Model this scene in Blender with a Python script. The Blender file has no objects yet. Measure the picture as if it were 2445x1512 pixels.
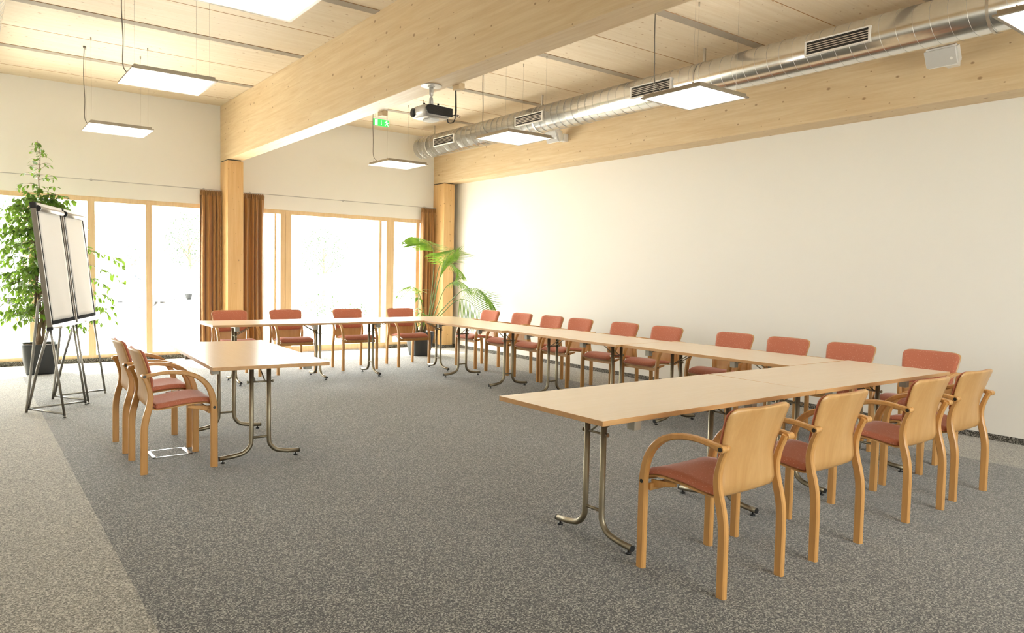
import bpy, bmesh, math, random
from math import sin, cos, pi, radians
from mathutils import Vector, Matrix

# ------------------------------------------------------------------ camera, world, sun, exposure
sc = bpy.context.scene
COL = sc.collection
cam_d = bpy.data.cameras.new('camera')
cam = bpy.data.objects.new('camera', cam_d)
COL.objects.link(cam)
cam_d.sensor_fit = 'HORIZONTAL'
cam_d.sensor_width = 36.0
cam_d.lens = 25.607
cam_d.clip_end = 300
cam.matrix_world = Matrix(((0.798033, 0.017838, -0.602349, 0.0),
                           (-0.602209, 0.060193, -0.796066, 0.0),
                           (0.022057, 0.998027, 0.058778, 1.4058),
                           (0, 0, 0, 1)))
sc.camera = cam
sc.view_settings.view_transform = 'Standard'
sc.view_settings.look = 'None'
sc.view_settings.gamma = 1.0
sc.view_settings.use_curve_mapping = False
sc.view_settings.exposure = 0.95

WORLD_STRENGTH = 10.0
SUN_STRENGTH = 13.0
LAMP_DOWN = 4.0
LAMP_UP = 2.3
world = bpy.data.worlds.new('daylight_sky')
sc.world = world
world.use_nodes = True
bg = world.node_tree.nodes['Background']
bg.inputs[0].default_value = (0.985, 0.98, 0.96, 1)
bg.inputs[1].default_value = WORLD_STRENGTH

sun_d = bpy.data.lights.new('sun', 'SUN')
sun_d.energy = SUN_STRENGTH
sun_d.angle = radians(1.5)
sun_d.color = (1.0, 0.97, 0.92)
sun = bpy.data.objects.new('sun', sun_d)
COL.objects.link(sun)
sun.location = (2, 25, 25)
# light travels from the window side into the room, steeply downwards
sun.rotation_euler = Vector((0.15, -0.68, -1.0)).to_track_quat('-Z', 'Y').to_euler()


def portal(name, loc, rot, sx, sy):
    l = bpy.data.lights.new(name, 'AREA')
    l.shape = 'RECTANGLE'
    l.size, l.size_y = sx, sy
    l.cycles.is_portal = True
    o = bpy.data.objects.new(name, l)
    o.location = loc
    o.rotation_euler = rot
    COL.objects.link(o)
    return o


# daylight portals at the front glazing and at the added rear window
portal('portal_window_front', (3.05, 12.10, 1.21), (radians(-90), 0, 0), 8.3, 2.3)
portal('portal_window_added', (3.4, -3.62, 1.75), (radians(90), 0, 0), 4.4, 1.7)

# ------------------------------------------------------------------ measures of the room
WX = 7.42      # right wall plane
DY = 11.91     # window wall plane
HC = 3.90      # ceiling
LX = -1.6      # left wall plane
BY = -3.5      # rear wall plane
TT = 0.74      # table height

random.seed(7)
R = random.Random(11)

# ------------------------------------------------------------------ materials


def new_mat(name):
    m = bpy.data.materials.new(name)
    m.use_nodes = True
    nt = m.node_tree
    for n in list(nt.nodes):
        nt.nodes.remove(n)
    out = nt.nodes.new('ShaderNodeOutputMaterial')
    b = nt.nodes.new('ShaderNodeBsdfPrincipled')
    nt.links.new(b.outputs[0], out.inputs[0])
    return m, nt, b, out


def c4(c):
    return (c[0], c[1], c[2], 1)


def plain(name, col, rough=0.5, metal=0.0, spec=0.5):
    m, nt, b, out = new_mat(name)
    b.inputs['Base Color'].default_value = c4(col)
    b.inputs['Roughness'].default_value = rough
    b.inputs['Metallic'].default_value = metal
    b.inputs['Specular IOR Level'].default_value = spec
    return m


def node(nt, typ, **kw):
    n = nt.nodes.new(typ)
    for k, v in kw.items():
        setattr(n, k, v)
    return n


def ramp(nt, stops, interp='LINEAR'):
    r = nt.nodes.new('ShaderNodeValToRGB')
    r.color_ramp.interpolation = interp
    e = r.color_ramp.elements
    e[0].position, e[0].color = stops[0][0], c4(stops[0][1])
    e[1].position, e[1].color = stops[-1][0], c4(stops[-1][1])
    for p, c in stops[1:-1]:
        x = e.new(p)
        x.color = c4(c)
    return r


def mixc(nt, fac, a, b, mode='MIX'):
    m = nt.nodes.new('ShaderNodeMix')
    m.data_type = 'RGBA'
    m.blend_type = mode
    if hasattr(fac, 'is_output'):
        nt.links.new(fac, m.inputs[0])
    else:
        m.inputs[0].default_value = fac
    for s, v in ((m.inputs[6], a), (m.inputs[7], b)):
        if hasattr(v, 'is_output'):
            nt.links.new(v, s)
        else:
            s.default_value = c4(v)
    return m.outputs[2]


def mathn(nt, op, a, b=None, c=None):
    n = nt.nodes.new('ShaderNodeMath')
    n.operation = op
    for i, v in enumerate((a, b, c)):
        if v is None:
            continue
        if hasattr(v, 'is_output'):
            nt.links.new(v, n.inputs[i])
        else:
            n.inputs[i].default_value = v
    return n.outputs[0]


def mapping(nt, scale, loc=(0, 0, 0)):
    tc = nt.nodes.new('ShaderNodeTexCoord')
    mp = nt.nodes.new('ShaderNodeMapping')
    mp.inputs['Scale'].default_value = scale
    mp.inputs['Location'].default_value = loc
    nt.links.new(tc.outputs['Object'], mp.inputs[0])
    return mp.outputs[0], tc.outputs['Object']


def wood(name, light, dark, axis=0, knots=0.0, rough=0.45, grain=1.0, lamella=None, knotsize=1.0, spec=0.4,
         knotcol=(0.22, 0.085, 0.025), kdens=1.0):
    """wood with grain running along axis; knots = share of cells with a knot"""
    m, nt, b, out = new_mat(name)
    s = [14.0 * grain] * 3
    s[axis] = 0.9 * grain
    v, obj = mapping(nt, s)
    n1 = node(nt, 'ShaderNodeTexNoise')
    n1.inputs['Scale'].default_value = 1.6
    n1.inputs['Detail'].default_value = 5
    n1.inputs['Roughness'].default_value = 0.62
    n1.inputs['Distortion'].default_value = 0.6
    nt.links.new(v, n1.inputs['Vector'])
    r1 = ramp(nt, [(0.32, dark), (0.68, light)])
    nt.links.new(n1.outputs['Fac'], r1.inputs[0])
    colr = r1.outputs[0]
    # fine streaks
    s2 = [90.0 * grain] * 3
    s2[axis] = 2.0 * grain
    v2, _ = mapping(nt, s2)
    n2 = node(nt, 'ShaderNodeTexNoise')
    n2.inputs['Scale'].default_value = 1.5
    n2.inputs['Detail'].default_value = 2
    nt.links.new(v2, n2.inputs['Vector'])
    f2 = mathn(nt, 'MULTIPLY_ADD', n2.outputs['Fac'], 1.2, -0.35)
    colr = mixc(nt, mathn(nt, 'MULTIPLY', f2, 0.35), colr, [d * 0.82 for d in dark])
    if lamella:
        ax, size = lamella
        sep = node(nt, 'ShaderNodeSeparateXYZ')
        nt.links.new(obj, sep.inputs[0])
        q = mathn(nt, 'FLOOR', mathn(nt, 'DIVIDE', sep.outputs[ax], size))
        seg = mathn(nt, 'FLOOR', mathn(nt, 'ADD', mathn(nt, 'MULTIPLY', sep.outputs[axis], 0.45), mathn(nt, 'MULTIPLY', q, 0.37)))
        wn = node(nt, 'ShaderNodeTexWhiteNoise', noise_dimensions='2D')
        cmb = node(nt, 'ShaderNodeCombineXYZ')
        nt.links.new(q, cmb.inputs[0])
        nt.links.new(seg, cmb.inputs[1])
        nt.links.new(cmb.outputs[0], wn.inputs['Vector'])
        colr = mixc(nt, mathn(nt, 'MULTIPLY', wn.outputs['Value'], 0.34), colr, dark)
    if knots > 0:
        # the knots lie on a flat map: along the grain and across it (the two other axes summed)
        sp = node(nt, 'ShaderNodeSeparateXYZ')
        nt.links.new(obj, sp.inputs[0])
        oth = [i for i in range(3) if i != axis]
        acr = mathn(nt, 'ADD', sp.outputs[oth[0]], sp.outputs[oth[1]])
        cb = node(nt, 'ShaderNodeCombineXYZ')
        nt.links.new(mathn(nt, 'MULTIPLY', sp.outputs[axis], 3.6 * kdens), cb.inputs[0])
        nt.links.new(mathn(nt, 'MULTIPLY', acr, 5.4 * kdens), cb.inputs[1])
        vo = node(nt, 'ShaderNodeTexVoronoi', voronoi_dimensions='2D')
        vo.inputs['Scale'].default_value = 1.0
        nt.links.new(cb.outputs[0], vo.inputs['Vector'])
        sepc = node(nt, 'ShaderNodeSeparateColor')
        nt.links.new(vo.outputs['Color'], sepc.inputs[0])
        keep = mathn(nt, 'LESS_THAN', sepc.outputs[0], knots)
        rad = mathn(nt, 'MULTIPLY_ADD', mathn(nt, 'POWER', sepc.outputs[1], 2.5), 0.075 * knotsize, 0.03 * knotsize)
        d = mathn(nt, 'DIVIDE', vo.outputs['Distance'], rad)
        kr = ramp(nt, [(0.0, (1, 1, 1)), (0.55, (0.75, 0.75, 0.75)), (0.8, (0.35, 0.35, 0.35)), (1.0, (0, 0, 0))])
        nt.links.new(d, kr.inputs[0])
        colr = mixc(nt, mathn(nt, 'MULTIPLY', mathn(nt, 'MULTIPLY', kr.outputs[0], keep), 0.75), colr, knotcol)
    nt.links.new(colr, b.inputs['Base Color'])
    b.inputs['Roughness'].default_value = rough
    b.inputs['Specular IOR Level'].default_value = spec
    return m


def paint(name, col, bump=0.02):
    m, nt, b, out = new_mat(name)
    v, _ = mapping(nt, (1, 1, 1))
    n = node(nt, 'ShaderNodeTexNoise')
    n.inputs['Scale'].default_value = 2.0
    n.inputs['Detail'].default_value = 3
    nt.links.new(v, n.inputs['Vector'])
    c = mixc(nt, mathn(nt, 'MULTIPLY', n.outputs['Fac'], 0.05), col, [x * 0.9 for x in col])
    nt.links.new(c, b.inputs['Base Color'])
    b.inputs['Roughness'].default_value = 0.85
    b.inputs['Specular IOR Level'].default_value = 0.2
    return m


def speckle(nt, v, scale, stops):
    vo = node(nt, 'ShaderNodeTexVoronoi')
    vo.inputs['Scale'].default_value = scale * 1.9
    nt.links.new(v, vo.inputs['Vector'])
    sepc = node(nt, 'ShaderNodeSeparateColor')
    nt.links.new(vo.outputs['Color'], sepc.inputs[0])
    n = node(nt, 'ShaderNodeTexNoise')
    n.inputs['Scale'].default_value = scale * 0.8
    n.inputs['Detail'].default_value = 2.0
    nt.links.new(v, n.inputs['Vector'])
    f = mathn(nt, 'ADD', mathn(nt, 'MULTIPLY', sepc.outputs[0], 0.55), mathn(nt, 'MULTIPLY', n.outputs['Fac'], 0.45))
    r = ramp(nt, stops)
    nt.links.new(f, r.inputs[0])
    return r.outputs[0], f


def carpet_mat(name, regions):
    m, nt, b, out = new_mat(name)
    v, obj = mapping(nt, (1.0, 1.0, 1.0))
    dark, f = speckle(nt, v, 100, [(0.28, (0.016, 0.0145, 0.012)), (0.45, (0.062, 0.057, 0.048)), (0.58, (0.145, 0.135, 0.115)), (0.74, (0.40, 0.375, 0.325))])
    col = dark
    if regions:
        light, f2 = speckle(nt, v, 100, [(0.26, (0.09, 0.078, 0.060)), (0.44, (0.21, 0.19, 0.152)), (0.58, (0.34, 0.312, 0.26)), (0.76, (0.58, 0.54, 0.46))])
        sep = node(nt, 'ShaderNodeSeparateXYZ')
        nt.links.new(obj, sep.inputs[0])
        a = mathn(nt, 'GREATER_THAN', sep.outputs[0], 0.58)
        c = mathn(nt, 'LESS_THAN', sep.outputs[0], 6.46)
        d = mathn(nt, 'LESS_THAN', sep.outputs[1], 10.95)
        inside = mathn(nt, 'MULTIPLY', mathn(nt, 'MULTIPLY', a, c), d)
        col = mixc(nt, inside, light, dark)
    nt.links.new(col, b.inputs['Base Color'])
    b.inputs['Roughness'].default_value = 0.95
    b.inputs['Specular IOR Level'].default_value = 0.15
    b.inputs['Sheen Weight'].default_value = 0.35
    b.inputs['Sheen Roughness'].default_value = 0.45
    bp = node(nt, 'ShaderNodeBump')
    bp.inputs['Strength'].default_value = 0.35
    bp.inputs['Distance'].default_value = 0.004
    nt.links.new(f, bp.inputs['Height'])
    nt.links.new(bp.outputs[0], b.inputs['Normal'])
    return m


def fabric_mat(name):
    m, nt, b, out = new_mat(name)
    v, _ = mapping(nt, (1, 1, 1))
    vo = node(nt, 'ShaderNodeTexVoronoi')
    vo.inputs['Scale'].default_value = 115
    nt.links.new(v, vo.inputs['Vector'])
    sc_ = node(nt, 'ShaderNodeSeparateColor')
    nt.links.new(vo.outputs['Color'], sc_.inputs[0])
    keep = mathn(nt, 'LESS_THAN', sc_.outputs[0], 0.45)
    dot = mathn(nt, 'LESS_THAN', vo.outputs['Distance'], 0.24)
    n = node(nt, 'ShaderNodeTexNoise')
    n.inputs['Scale'].default_value = 160
    nt.links.new(v, n.inputs['Vector'])
    base = mixc(nt, n.outputs['Fac'], (0.56, 0.200, 0.120), (0.46, 0.150, 0.090))
    col = mixc(nt, mathn(nt, 'MULTIPLY', mathn(nt, 'MULTIPLY', keep, dot), 0.6), base, (0.78, 0.50, 0.38))
    nt.links.new(col, b.inputs['Base Color'])
    b.inputs['Roughness'].default_value = 0.9
    b.inputs['Specular IOR Level'].default_value = 0.15
    b.inputs['Sheen Weight'].default_value = 0.35
    b.inputs['Sheen Roughness'].default_value = 0.4
    return m


def leaf_mat(name, c1, c2, trans=0.45):
    m, nt, b, out = new_mat(name)
    v, _ = mapping(nt, (1, 1, 1))
    n = node(nt, 'ShaderNodeTexNoise')
    n.inputs['Scale'].default_value = 9
    nt.links.new(v, n.inputs['Vector'])
    r = ramp(nt, [(0.35, c1), (0.65, c2)])
    nt.links.new(n.outputs['Fac'], r.inputs[0])
    nt.links.new(r.outputs[0], b.inputs['Base Color'])
    b.inputs['Roughness'].default_value = 0.4
    t = node(nt, 'ShaderNodeBsdfTranslucent')
    tcol = mixc(nt, 0.5, r.outputs[0], (0.42, 0.62, 0.06))
    nt.links.new(tcol, t.inputs['Color'])
    mx = node(nt, 'ShaderNodeMixShader')
    mx.inputs[0].default_value = trans
    nt.links.new(b.outputs[0], mx.inputs[1])
    nt.links.new(t.outputs[0], mx.inputs[2])
    nt.links.new(mx.outputs[0], out.inputs[0])
    return m


def curtain_mat(name):
    m, nt, b, out = new_mat(name)
    v, _ = mapping(nt, (60, 60, 3))
    n = node(nt, 'ShaderNodeTexNoise')
    n.inputs['Scale'].default_value = 2
    nt.links.new(v, n.inputs['Vector'])
    c = mixc(nt, n.outputs['Fac'], (0.42, 0.215, 0.070), (0.33, 0.160, 0.048))
    nt.links.new(c, b.inputs['Base Color'])
    b.inputs['Roughness'].default_value = 0.75
    b.inputs['Sheen Weight'].default_value = 0.4
    t = node(nt, 'ShaderNodeBsdfTranslucent')
    t.inputs['Color'].default_value = (0.60, 0.33, 0.09, 1)
    mx = node(nt, 'ShaderNodeMixShader')
    mx.inputs[0].default_value = 0.10
    nt.links.new(b.outputs[0], mx.inputs[1])
    nt.links.new(t.outputs[0], mx.inputs[2])
    nt.links.new(mx.outputs[0], out.inputs[0])
    return m


def glass_mat(name):
    m, nt, b, out = new_mat(name)
    nt.nodes.remove(b)
    t = node(nt, 'ShaderNodeBsdfTransparent')
    t.inputs[0].default_value = (0.95, 0.97, 0.96, 1)
    g = node(nt, 'ShaderNodeBsdfGlossy')
    g.inputs['Roughness'].default_value = 0.02
    lw = node(nt, 'ShaderNodeLayerWeight')
    lw.inputs[0].default_value = 0.5
    fac = mathn(nt, 'MULTIPLY_ADD', mathn(nt, 'POWER', lw.outputs['Facing'], 4.0), 0.55, 0.03)
    mx = node(nt, 'ShaderNodeMixShader')
    nt.links.new(fac, mx.inputs[0])
    nt.links.new(t.outputs[0], mx.inputs[1])
    nt.links.new(g.outputs[0], mx.inputs[2])
    nt.links.new(mx.outputs[0], out.inputs[0])
    return m


def emit_mat(name, col, s):
    m, nt, b, out = new_mat(name)
    b.inputs['Base Color'].default_value = (0.85, 0.85, 0.83, 1)
    b.inputs['Emission Color'].default_value = c4(col)
    b.inputs['Emission Strength'].default_value = s
    return m


def metal_noise(name, col, rough, var=0.06):
    m, nt, b, out = new_mat(name)
    v, _ = mapping(nt, (1, 1, 1))
    n = node(nt, 'ShaderNodeTexNoise')
    n.inputs['Scale'].default_value = 30
    nt.links.new(v, n.inputs['Vector'])
    nt.links.new(mathn(nt, 'MULTIPLY_ADD', n.outputs['Fac'], var, rough - var / 2), b.inputs['Roughness'])
    c = mixc(nt, n.outputs['Fac'], col, [x * 0.9 for x in col])
    nt.links.new(c, b.inputs['Base Color'])
    b.inputs['Metallic'].default_value = 1.0
    return m


M = {}
M['wall'] = paint('wall_paint', (0.85, 0.825, 0.775))
M['spruce_ceiling'] = wood('spruce_ceiling', (0.76, 0.655, 0.50), (0.68, 0.555, 0.39), 0, knots=0.7, rough=0.6, lamella=(1, 0.115), knotsize=1.15, kdens=1.5, knotcol=(0.36, 0.19, 0.08))
M['spruce_beam'] = wood('spruce_beam', (0.79, 0.64, 0.42), (0.66, 0.48, 0.27), 1, knots=0.62, rough=0.5, lamella=(2, 0.2), knotsize=1.1, kdens=1.15)
M['spruce_column'] = wood('spruce_column', (0.80, 0.54, 0.26), (0.70, 0.42, 0.17), 2, knots=0.75, rough=0.35, knotsize=0.9, kdens=1.5)
M['window_wood'] = wood('window_wood', (0.80, 0.60, 0.36), (0.72, 0.50, 0.27), 2, knots=0, rough=0.4)
M['beech'] = wood('beech_bentwood', (0.66, 0.36, 0.12), (0.56, 0.28, 0.085), 2, knots=0, rough=0.32, grain=1.6, spec=0.5)
M['ply'] = wood('beech_plywood', (0.62, 0.37, 0.15), (0.52, 0.28, 0.095), 2, knots=0, rough=0.35, grain=0.6, spec=0.5)
M['laminate'] = wood('beech_laminate', (0.86, 0.71, 0.53), (0.84, 0.68, 0.495), 0, knots=0, rough=0.26, grain=1.3, spec=0.8)
M['edge'] = wood('beech_edge_band', (0.62, 0.36, 0.15), (0.55, 0.30, 0.12), 0, knots=0, rough=0.4, grain=1.3)
M['carpet'] = carpet_mat('flecked_carpet', True)
M['carpet_base'] = carpet_mat('flecked_carpet_skirting', False)
M['fabric'] = fabric_mat('terracotta_flecked_fabric')
M['steel_leg'] = metal_noise('bronze_grey_tube', (0.36, 0.31, 0.22), 0.46)
M['galv'] = metal_noise('galvanised_sheet', (0.80, 0.80, 0.78), 0.20, 0.10)
M['galv_seam'] = metal_noise('galvanised_seam', (0.62, 0.60, 0.56), 0.35)
M['alu'] = metal_noise('brushed_aluminium', (0.72, 0.70, 0.67), 0.35)
M['grey_tube'] = metal_noise('grey_steel_tube', (0.42, 0.41, 0.38), 0.35)
M['rubber'] = plain('black_rubber', (0.010, 0.010, 0.011), 0.9, spec=0.1)
M['block'] = plain('khaki_grey_block', (0.42, 0.39, 0.31), 0.5)
M['black'] = plain('black_plastic', (0.012, 0.012, 0.013), 0.45)
M['dark_steel'] = plain('dark_steel', (0.06, 0.055, 0.045), 0.4, 0.8)
M['white_plastic'] = plain('white_plastic', (0.80, 0.78, 0.74), 0.45)
M['grille_cloth'] = plain('speaker_mesh', (0.55, 0.53, 0.50), 0.8)
M['silver'] = plain('silver_plastic', (0.62, 0.60, 0.57), 0.3, 0.35)
M['frame_brown'] = plain('grey_brown_frame', (0.26, 0.23, 0.19), 0.45, 0.3)
M['clamp'] = plain('silver_grey_clamp', (0.50, 0.48, 0.45), 0.35, 0.5)
M['paper'] = plain('flipchart_paper', (0.87, 0.86, 0.84), 0.9, spec=0.2)
M['lamp_housing'] = plain('lamp_housing_bronze', (0.33, 0.28, 0.21), 0.4, 0.5)
M['lamp_light'] = emit_mat('lamp_diffuser_lit', (1.0, 0.985, 0.95), LAMP_DOWN)
M['lamp_up'] = emit_mat('lamp_uplight_lit', (1.0, 0.96, 0.88), LAMP_UP)
M['wire'] = plain('suspension_wire', (0.45, 0.40, 0.33), 0.4, 0.6)
M['cable'] = plain('grey_cable', (0.16, 0.14, 0.11), 0.5)
M['curtain'] = curtain_mat('ochre_brown_velvet')
M['rail'] = plain('white_rail', (0.78, 0.76, 0.72), 0.4)
M['track'] = plain('grey_white_track', (0.46, 0.44, 0.42), 0.4)
M['glass'] = glass_mat('window_glass')
M['pot'] = plain('anthracite_planter', (0.045, 0.048, 0.05), 0.45)
M['soil'] = wood('bark_mulch', (0.20, 0.09, 0.04), (0.08, 0.035, 0.02), 0, grain=6, rough=0.95)
M['bark'] = wood('trunk_bark', (0.27, 0.19, 0.12), (0.15, 0.10, 0.06), 2, grain=3, rough=0.9)
M['ficus_leaf'] = leaf_mat('ficus_leaf', (0.022, 0.080, 0.010), (0.085, 0.21, 0.018), 0.34)
M['palm_leaf'] = leaf_mat('palm_leaf', (0.05, 0.15, 0.02), (0.17, 0.32, 0.04), 0.3)
M['palm_stem'] = plain('palm_stem', (0.16, 0.25, 0.07), 0.5)
M['strip'] = plain('acoustic_slat_strip', (0.40, 0.345, 0.27), 0.7)
M['groove'] = plain('joint_groove', (0.42, 0.22, 0.09), 0.9)
M['green'] = plain('exit_green', (0.03, 0.42, 0.07), 0.4)
M['green'].node_tree.nodes['Principled BSDF'].inputs['Emission Color'].default_value = (0.04, 0.62, 0.10, 1)
M['green'].node_tree.nodes['Principled BSDF'].inputs['Emission Strength'].default_value = 0.5
M['sign_white'] = emit_mat('exit_white', (1, 1, 1), 0.9)
M['concrete'] = paint('pale_paving', (0.74, 0.72, 0.68))
M['outside_leaf'] = leaf_mat('garden_leaf', (0.022, 0.045, 0.022), (0.06, 0.08, 0.045), 0.03)
M['car_silver'] = plain('silver_car_paint', (0.55, 0.58, 0.62), 0.3, 0.4)
M['car_white'] = plain('white_car_paint', (0.8, 0.8, 0.8), 0.3)
M['car_red'] = plain('red_car_paint', (0.45, 0.05, 0.04), 0.3)
M['car_glass'] = plain('tinted_car_glass', (0.16, 0.20, 0.23), 0.3)
M['tyre'] = plain('tyre_rubber', (0.07, 0.07, 0.07), 0.8)

# ------------------------------------------------------------------ mesh helpers


def BM():
    return bmesh.new()


def add_box(bm, lo, hi, mi=0, bevel=0.0):
    r = bmesh.ops.create_cube(bm, size=1.0)
    vs = r['verts']
    for v in vs:
        v.co = Vector([(lo[i] + hi[i]) / 2 + v.co[i] * (hi[i] - lo[i]) for i in range(3)])
    fs = list({f for v in vs for f in v.link_faces})
    for f in fs:
        f.material_index = mi
    if bevel > 0:
        es = list({e for v in vs for e in v.link_edges})
        rb = bmesh.ops.bevel(bm, geom=es, offset=bevel, segments=2, affect='EDGES', profile=0.5)
        for f in rb['faces']:
            f.material_index = mi
    return vs


def frames(pts, up=Vector((0, 0, 1))):
    """tangent frames along a polyline"""
    P = [Vector(p) for p in pts]
    out = []
    prev = None
    for i, p in enumerate(P):
        if i == 0:
            t = P[1] - P[0]
        elif i == len(P) - 1:
            t = P[-1] - P[-2]
        else:
            t = (P[i + 1] - P[i]).normalized() + (P[i] - P[i - 1]).normalized()
        t.normalize()
        if prev is None:
            a = up if abs(t.dot(up)) < 0.95 else Vector((1, 0, 0))
            n = (a - t * a.dot(t)).normalized()
        else:
            n = (prev - t * prev.dot(t)).normalized()
        prev = n
        out.append((p, t, n, t.cross(n)))
    return out


def add_tube(bm, pts, r, seg=8, mi=0, caps=True, smooth=True):
    rings = []
    rr = r if isinstance(r, (list, tuple)) else [r] * len(pts)
    for (p, t, n, b), ra in zip(frames(pts), rr):
        rings.append([bm.verts.new(p + (n * cos(2 * pi * k / seg) + b * sin(2 * pi * k / seg)) * ra) for k in range(seg)])
    for a, b in zip(rings, rings[1:]):
        for k in range(seg):
            f = bm.faces.new((a[k], a[(k + 1) % seg], b[(k + 1) % seg], b[k]))
            f.material_index = mi
            f.smooth = smooth
    if caps:
        for ring, rev in ((rings[0], True), (rings[-1], False)):
            f = bm.faces.new(ring[::-1] if rev else ring)
            f.material_index = mi
    return rings


def add_sweep_yz(bm, pts, x, wx, th, mi=0, ch=0.18):
    """sweep a chamfered rectangle (width wx in x, thickness th list in the y-z plane) along a y-z path"""
    n = len(pts)
    th = th if isinstance(th, (list, tuple)) else [th] * n
    wl = wx if isinstance(wx, (list, tuple)) else [wx] * n
    xl = x if isinstance(x, (list, tuple)) else [x] * n
    rings = []
    for i, p in enumerate(pts):
        a = Vector(pts[max(i - 1, 0)])
        b = Vector(pts[min(i + 1, n - 1)])
        t = (b - a).normalized()
        nrm = Vector((-t.y, t.x))
        w, h = wl[i] / 2, th[i] / 2
        c = min(w, h) * 2 * ch
        prof = [(-w + c, -h), (w - c, -h), (w, -h + c), (w, h - c), (w - c, h), (-w + c, h), (-w, h - c), (-w, -h + c)]
        ring = []
        for dx, dn in prof:
            ring.append(bm.verts.new((xl[i] + dx, p[0] + nrm.x * dn, p[1] + nrm.y * dn)))
        rings.append(ring)
    for a, b in zip(rings, rings[1:]):
        for k in range(8):
            f = bm.faces.new((a[k], a[(k + 1) % 8], b[(k + 1) % 8], b[k]))
            f.material_index = mi
            f.smooth = True
        for k in range(8):
            e = bm.edges.get((a[k], b[k]))
            if e:
                e.smooth = False
    bm.faces.new(rings[0][::-1])
    bm.faces.new(rings[-1])


def add_disc(bm, c, axis, r, h, seg=16, mi=0, smooth=True):
    c = Vector(c)
    a = Vector(axis).normalized()
    add_tube(bm, [c, c + a * h], r, seg, mi, smooth=smooth)


def smooth_pts(pts, n=6):
    """Catmull-Rom"""
    P = [Vector(p) for p in pts]
    P = [P[0] * 2 - P[1]] + P + [P[-1] * 2 - P[-2]]
    out = []
    for i in range(1, len(P) - 2):
        for k in range(n):
            t = k / n
            a, b, c, d = P[i - 1], P[i], P[i + 1], P[i + 2]
            out.append(0.5 * ((2 * b) + (c - a) * t + (2 * a - 5 * b + 4 * c - d) * t * t + (3 * b - a - 3 * c + d) * t ** 3))
    out.append(P[-2])
    return out


def obj(name, bm, mats, parent=None, loc=None, label=None):
    bmesh.ops.recalc_face_normals(bm, faces=bm.faces)
    me = bpy.data.meshes.new(name)
    bm.to_mesh(me)
    bm.free()
    for m in (mats if isinstance(mats, (list, tuple)) else [mats]):
        me.materials.append(m)
    o = bpy.data.objects.new(name, me)
    COL.objects.link(o)
    if parent:
        o.parent = parent
    if loc:
        o.location = loc
    if label:
        o['label'] = label
    return o


def thing(name, label, cat, loc=(0, 0, 0), rotz=0.0, group=None):
    o = bpy.data.objects.new(name, None)
    o.empty_display_size = 0.2
    COL.objects.link(o)
    o.location = loc
    o.rotation_euler = (0, 0, rotz)
    tag(o, label, cat, group)
    return o


def tag(o, label, cat, group=None):
    o['label'] = label
    o['category'] = cat
    if group:
        o['group'] = group
    return o


def struct(name, bm, m):
    o = obj(name, bm, m)
    o['kind'] = 'structure'
    return o


def copy_tree(o, parent=None):
    c = o.copy()
    COL.objects.link(c)
    c.parent = parent
    if parent is not None:
        c.matrix_parent_inverse = o.matrix_parent_inverse.copy()
    for ch in list(o.children):
        copy_tree(ch, c)
    return c


def dup(root, loc, rotz, label):
    r = copy_tree(root)
    r.location = loc
    r.rotation_euler = (0, 0, rotz)
    r['label'] = label
    return r


# ------------------------------------------------------------------ room shell
bm = BM()
add_box(bm, (LX, BY, -0.12), (WX, 12.02, 0.0))
struct('floor', bm, M['carpet'])
bm = BM()
add_box(bm, (LX - 0.2, BY - 0.2, HC), (WX + 0.3, 12.25, HC + 0.25))
struct('ceiling', bm, M['spruce_ceiling'])
bm = BM()
add_box(bm, (WX, BY - 0.2, -0.12), (WX + 0.3, 12.25, HC))
struct('wall_right', bm, M['wall'])
# window wall: band above the glazing, pier behind each column
bm = BM()
add_box(bm, (LX, DY, 2.37), (WX, 12.25, HC))
add_box(bm, (3.25, DY + 0.005, -0.12), (3.485, 12.25, 2.37))
add_box(bm, (7.10, DY, -0.12), (WX, 12.25, 2.37))
struct('wall_front', bm, M['wall'])
bm = BM()
add_box(bm, (LX - 0.2, BY - 0.2, -0.12), (LX, 12.25, HC))
struct('wall_left', bm, M['wall'])
bm = BM()
add_box(bm, (LX, BY - 0.2, -0.12), (WX, BY, 0.9))
add_box(bm, (LX, BY - 0.2, 2.6), (WX, BY, HC))
add_box(bm, (LX, BY - 0.2, 0.9), (1.2, BY, 2.6))
add_box(bm, (5.6, BY - 0.2, 0.9), (WX, BY, 2.6))
struct('wall_back', bm, M['wall'])

# columns and beams (timber frame)
bm = BM()
add_box(bm, (3.25, 11.52, 0.0), (3.485, DY, 3.03), bevel=0.004)
o = struct('trim_1', bm, M['spruce_column'])
bm = BM()
add_box(bm, (7.10, 11.52, 0.0), (7.325, DY, 3.03), bevel=0.004)
struct('trim_2', bm, M['spruce_column'])
bm = BM()
add_box(bm, (3.25, BY, 3.045), (3.485, DY, HC), bevel=0.004)
struct('trim_3', bm, M['spruce_beam'])
bm = BM()
add_box(bm, (7.10, BY, 3.045), (WX, DY, HC), bevel=0.004)
struct('trim_4', bm, M['spruce_beam'])
bm = BM()   # dark bearing plates between column and beam
add_box(bm, (3.255, 11.525, 3.03), (3.45, DY, 3.046))
add_box(bm, (7.105, 11.525, 3.03), (7.295, DY, 3.046))
struct('trim_5', bm, M['dark_steel'])

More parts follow.
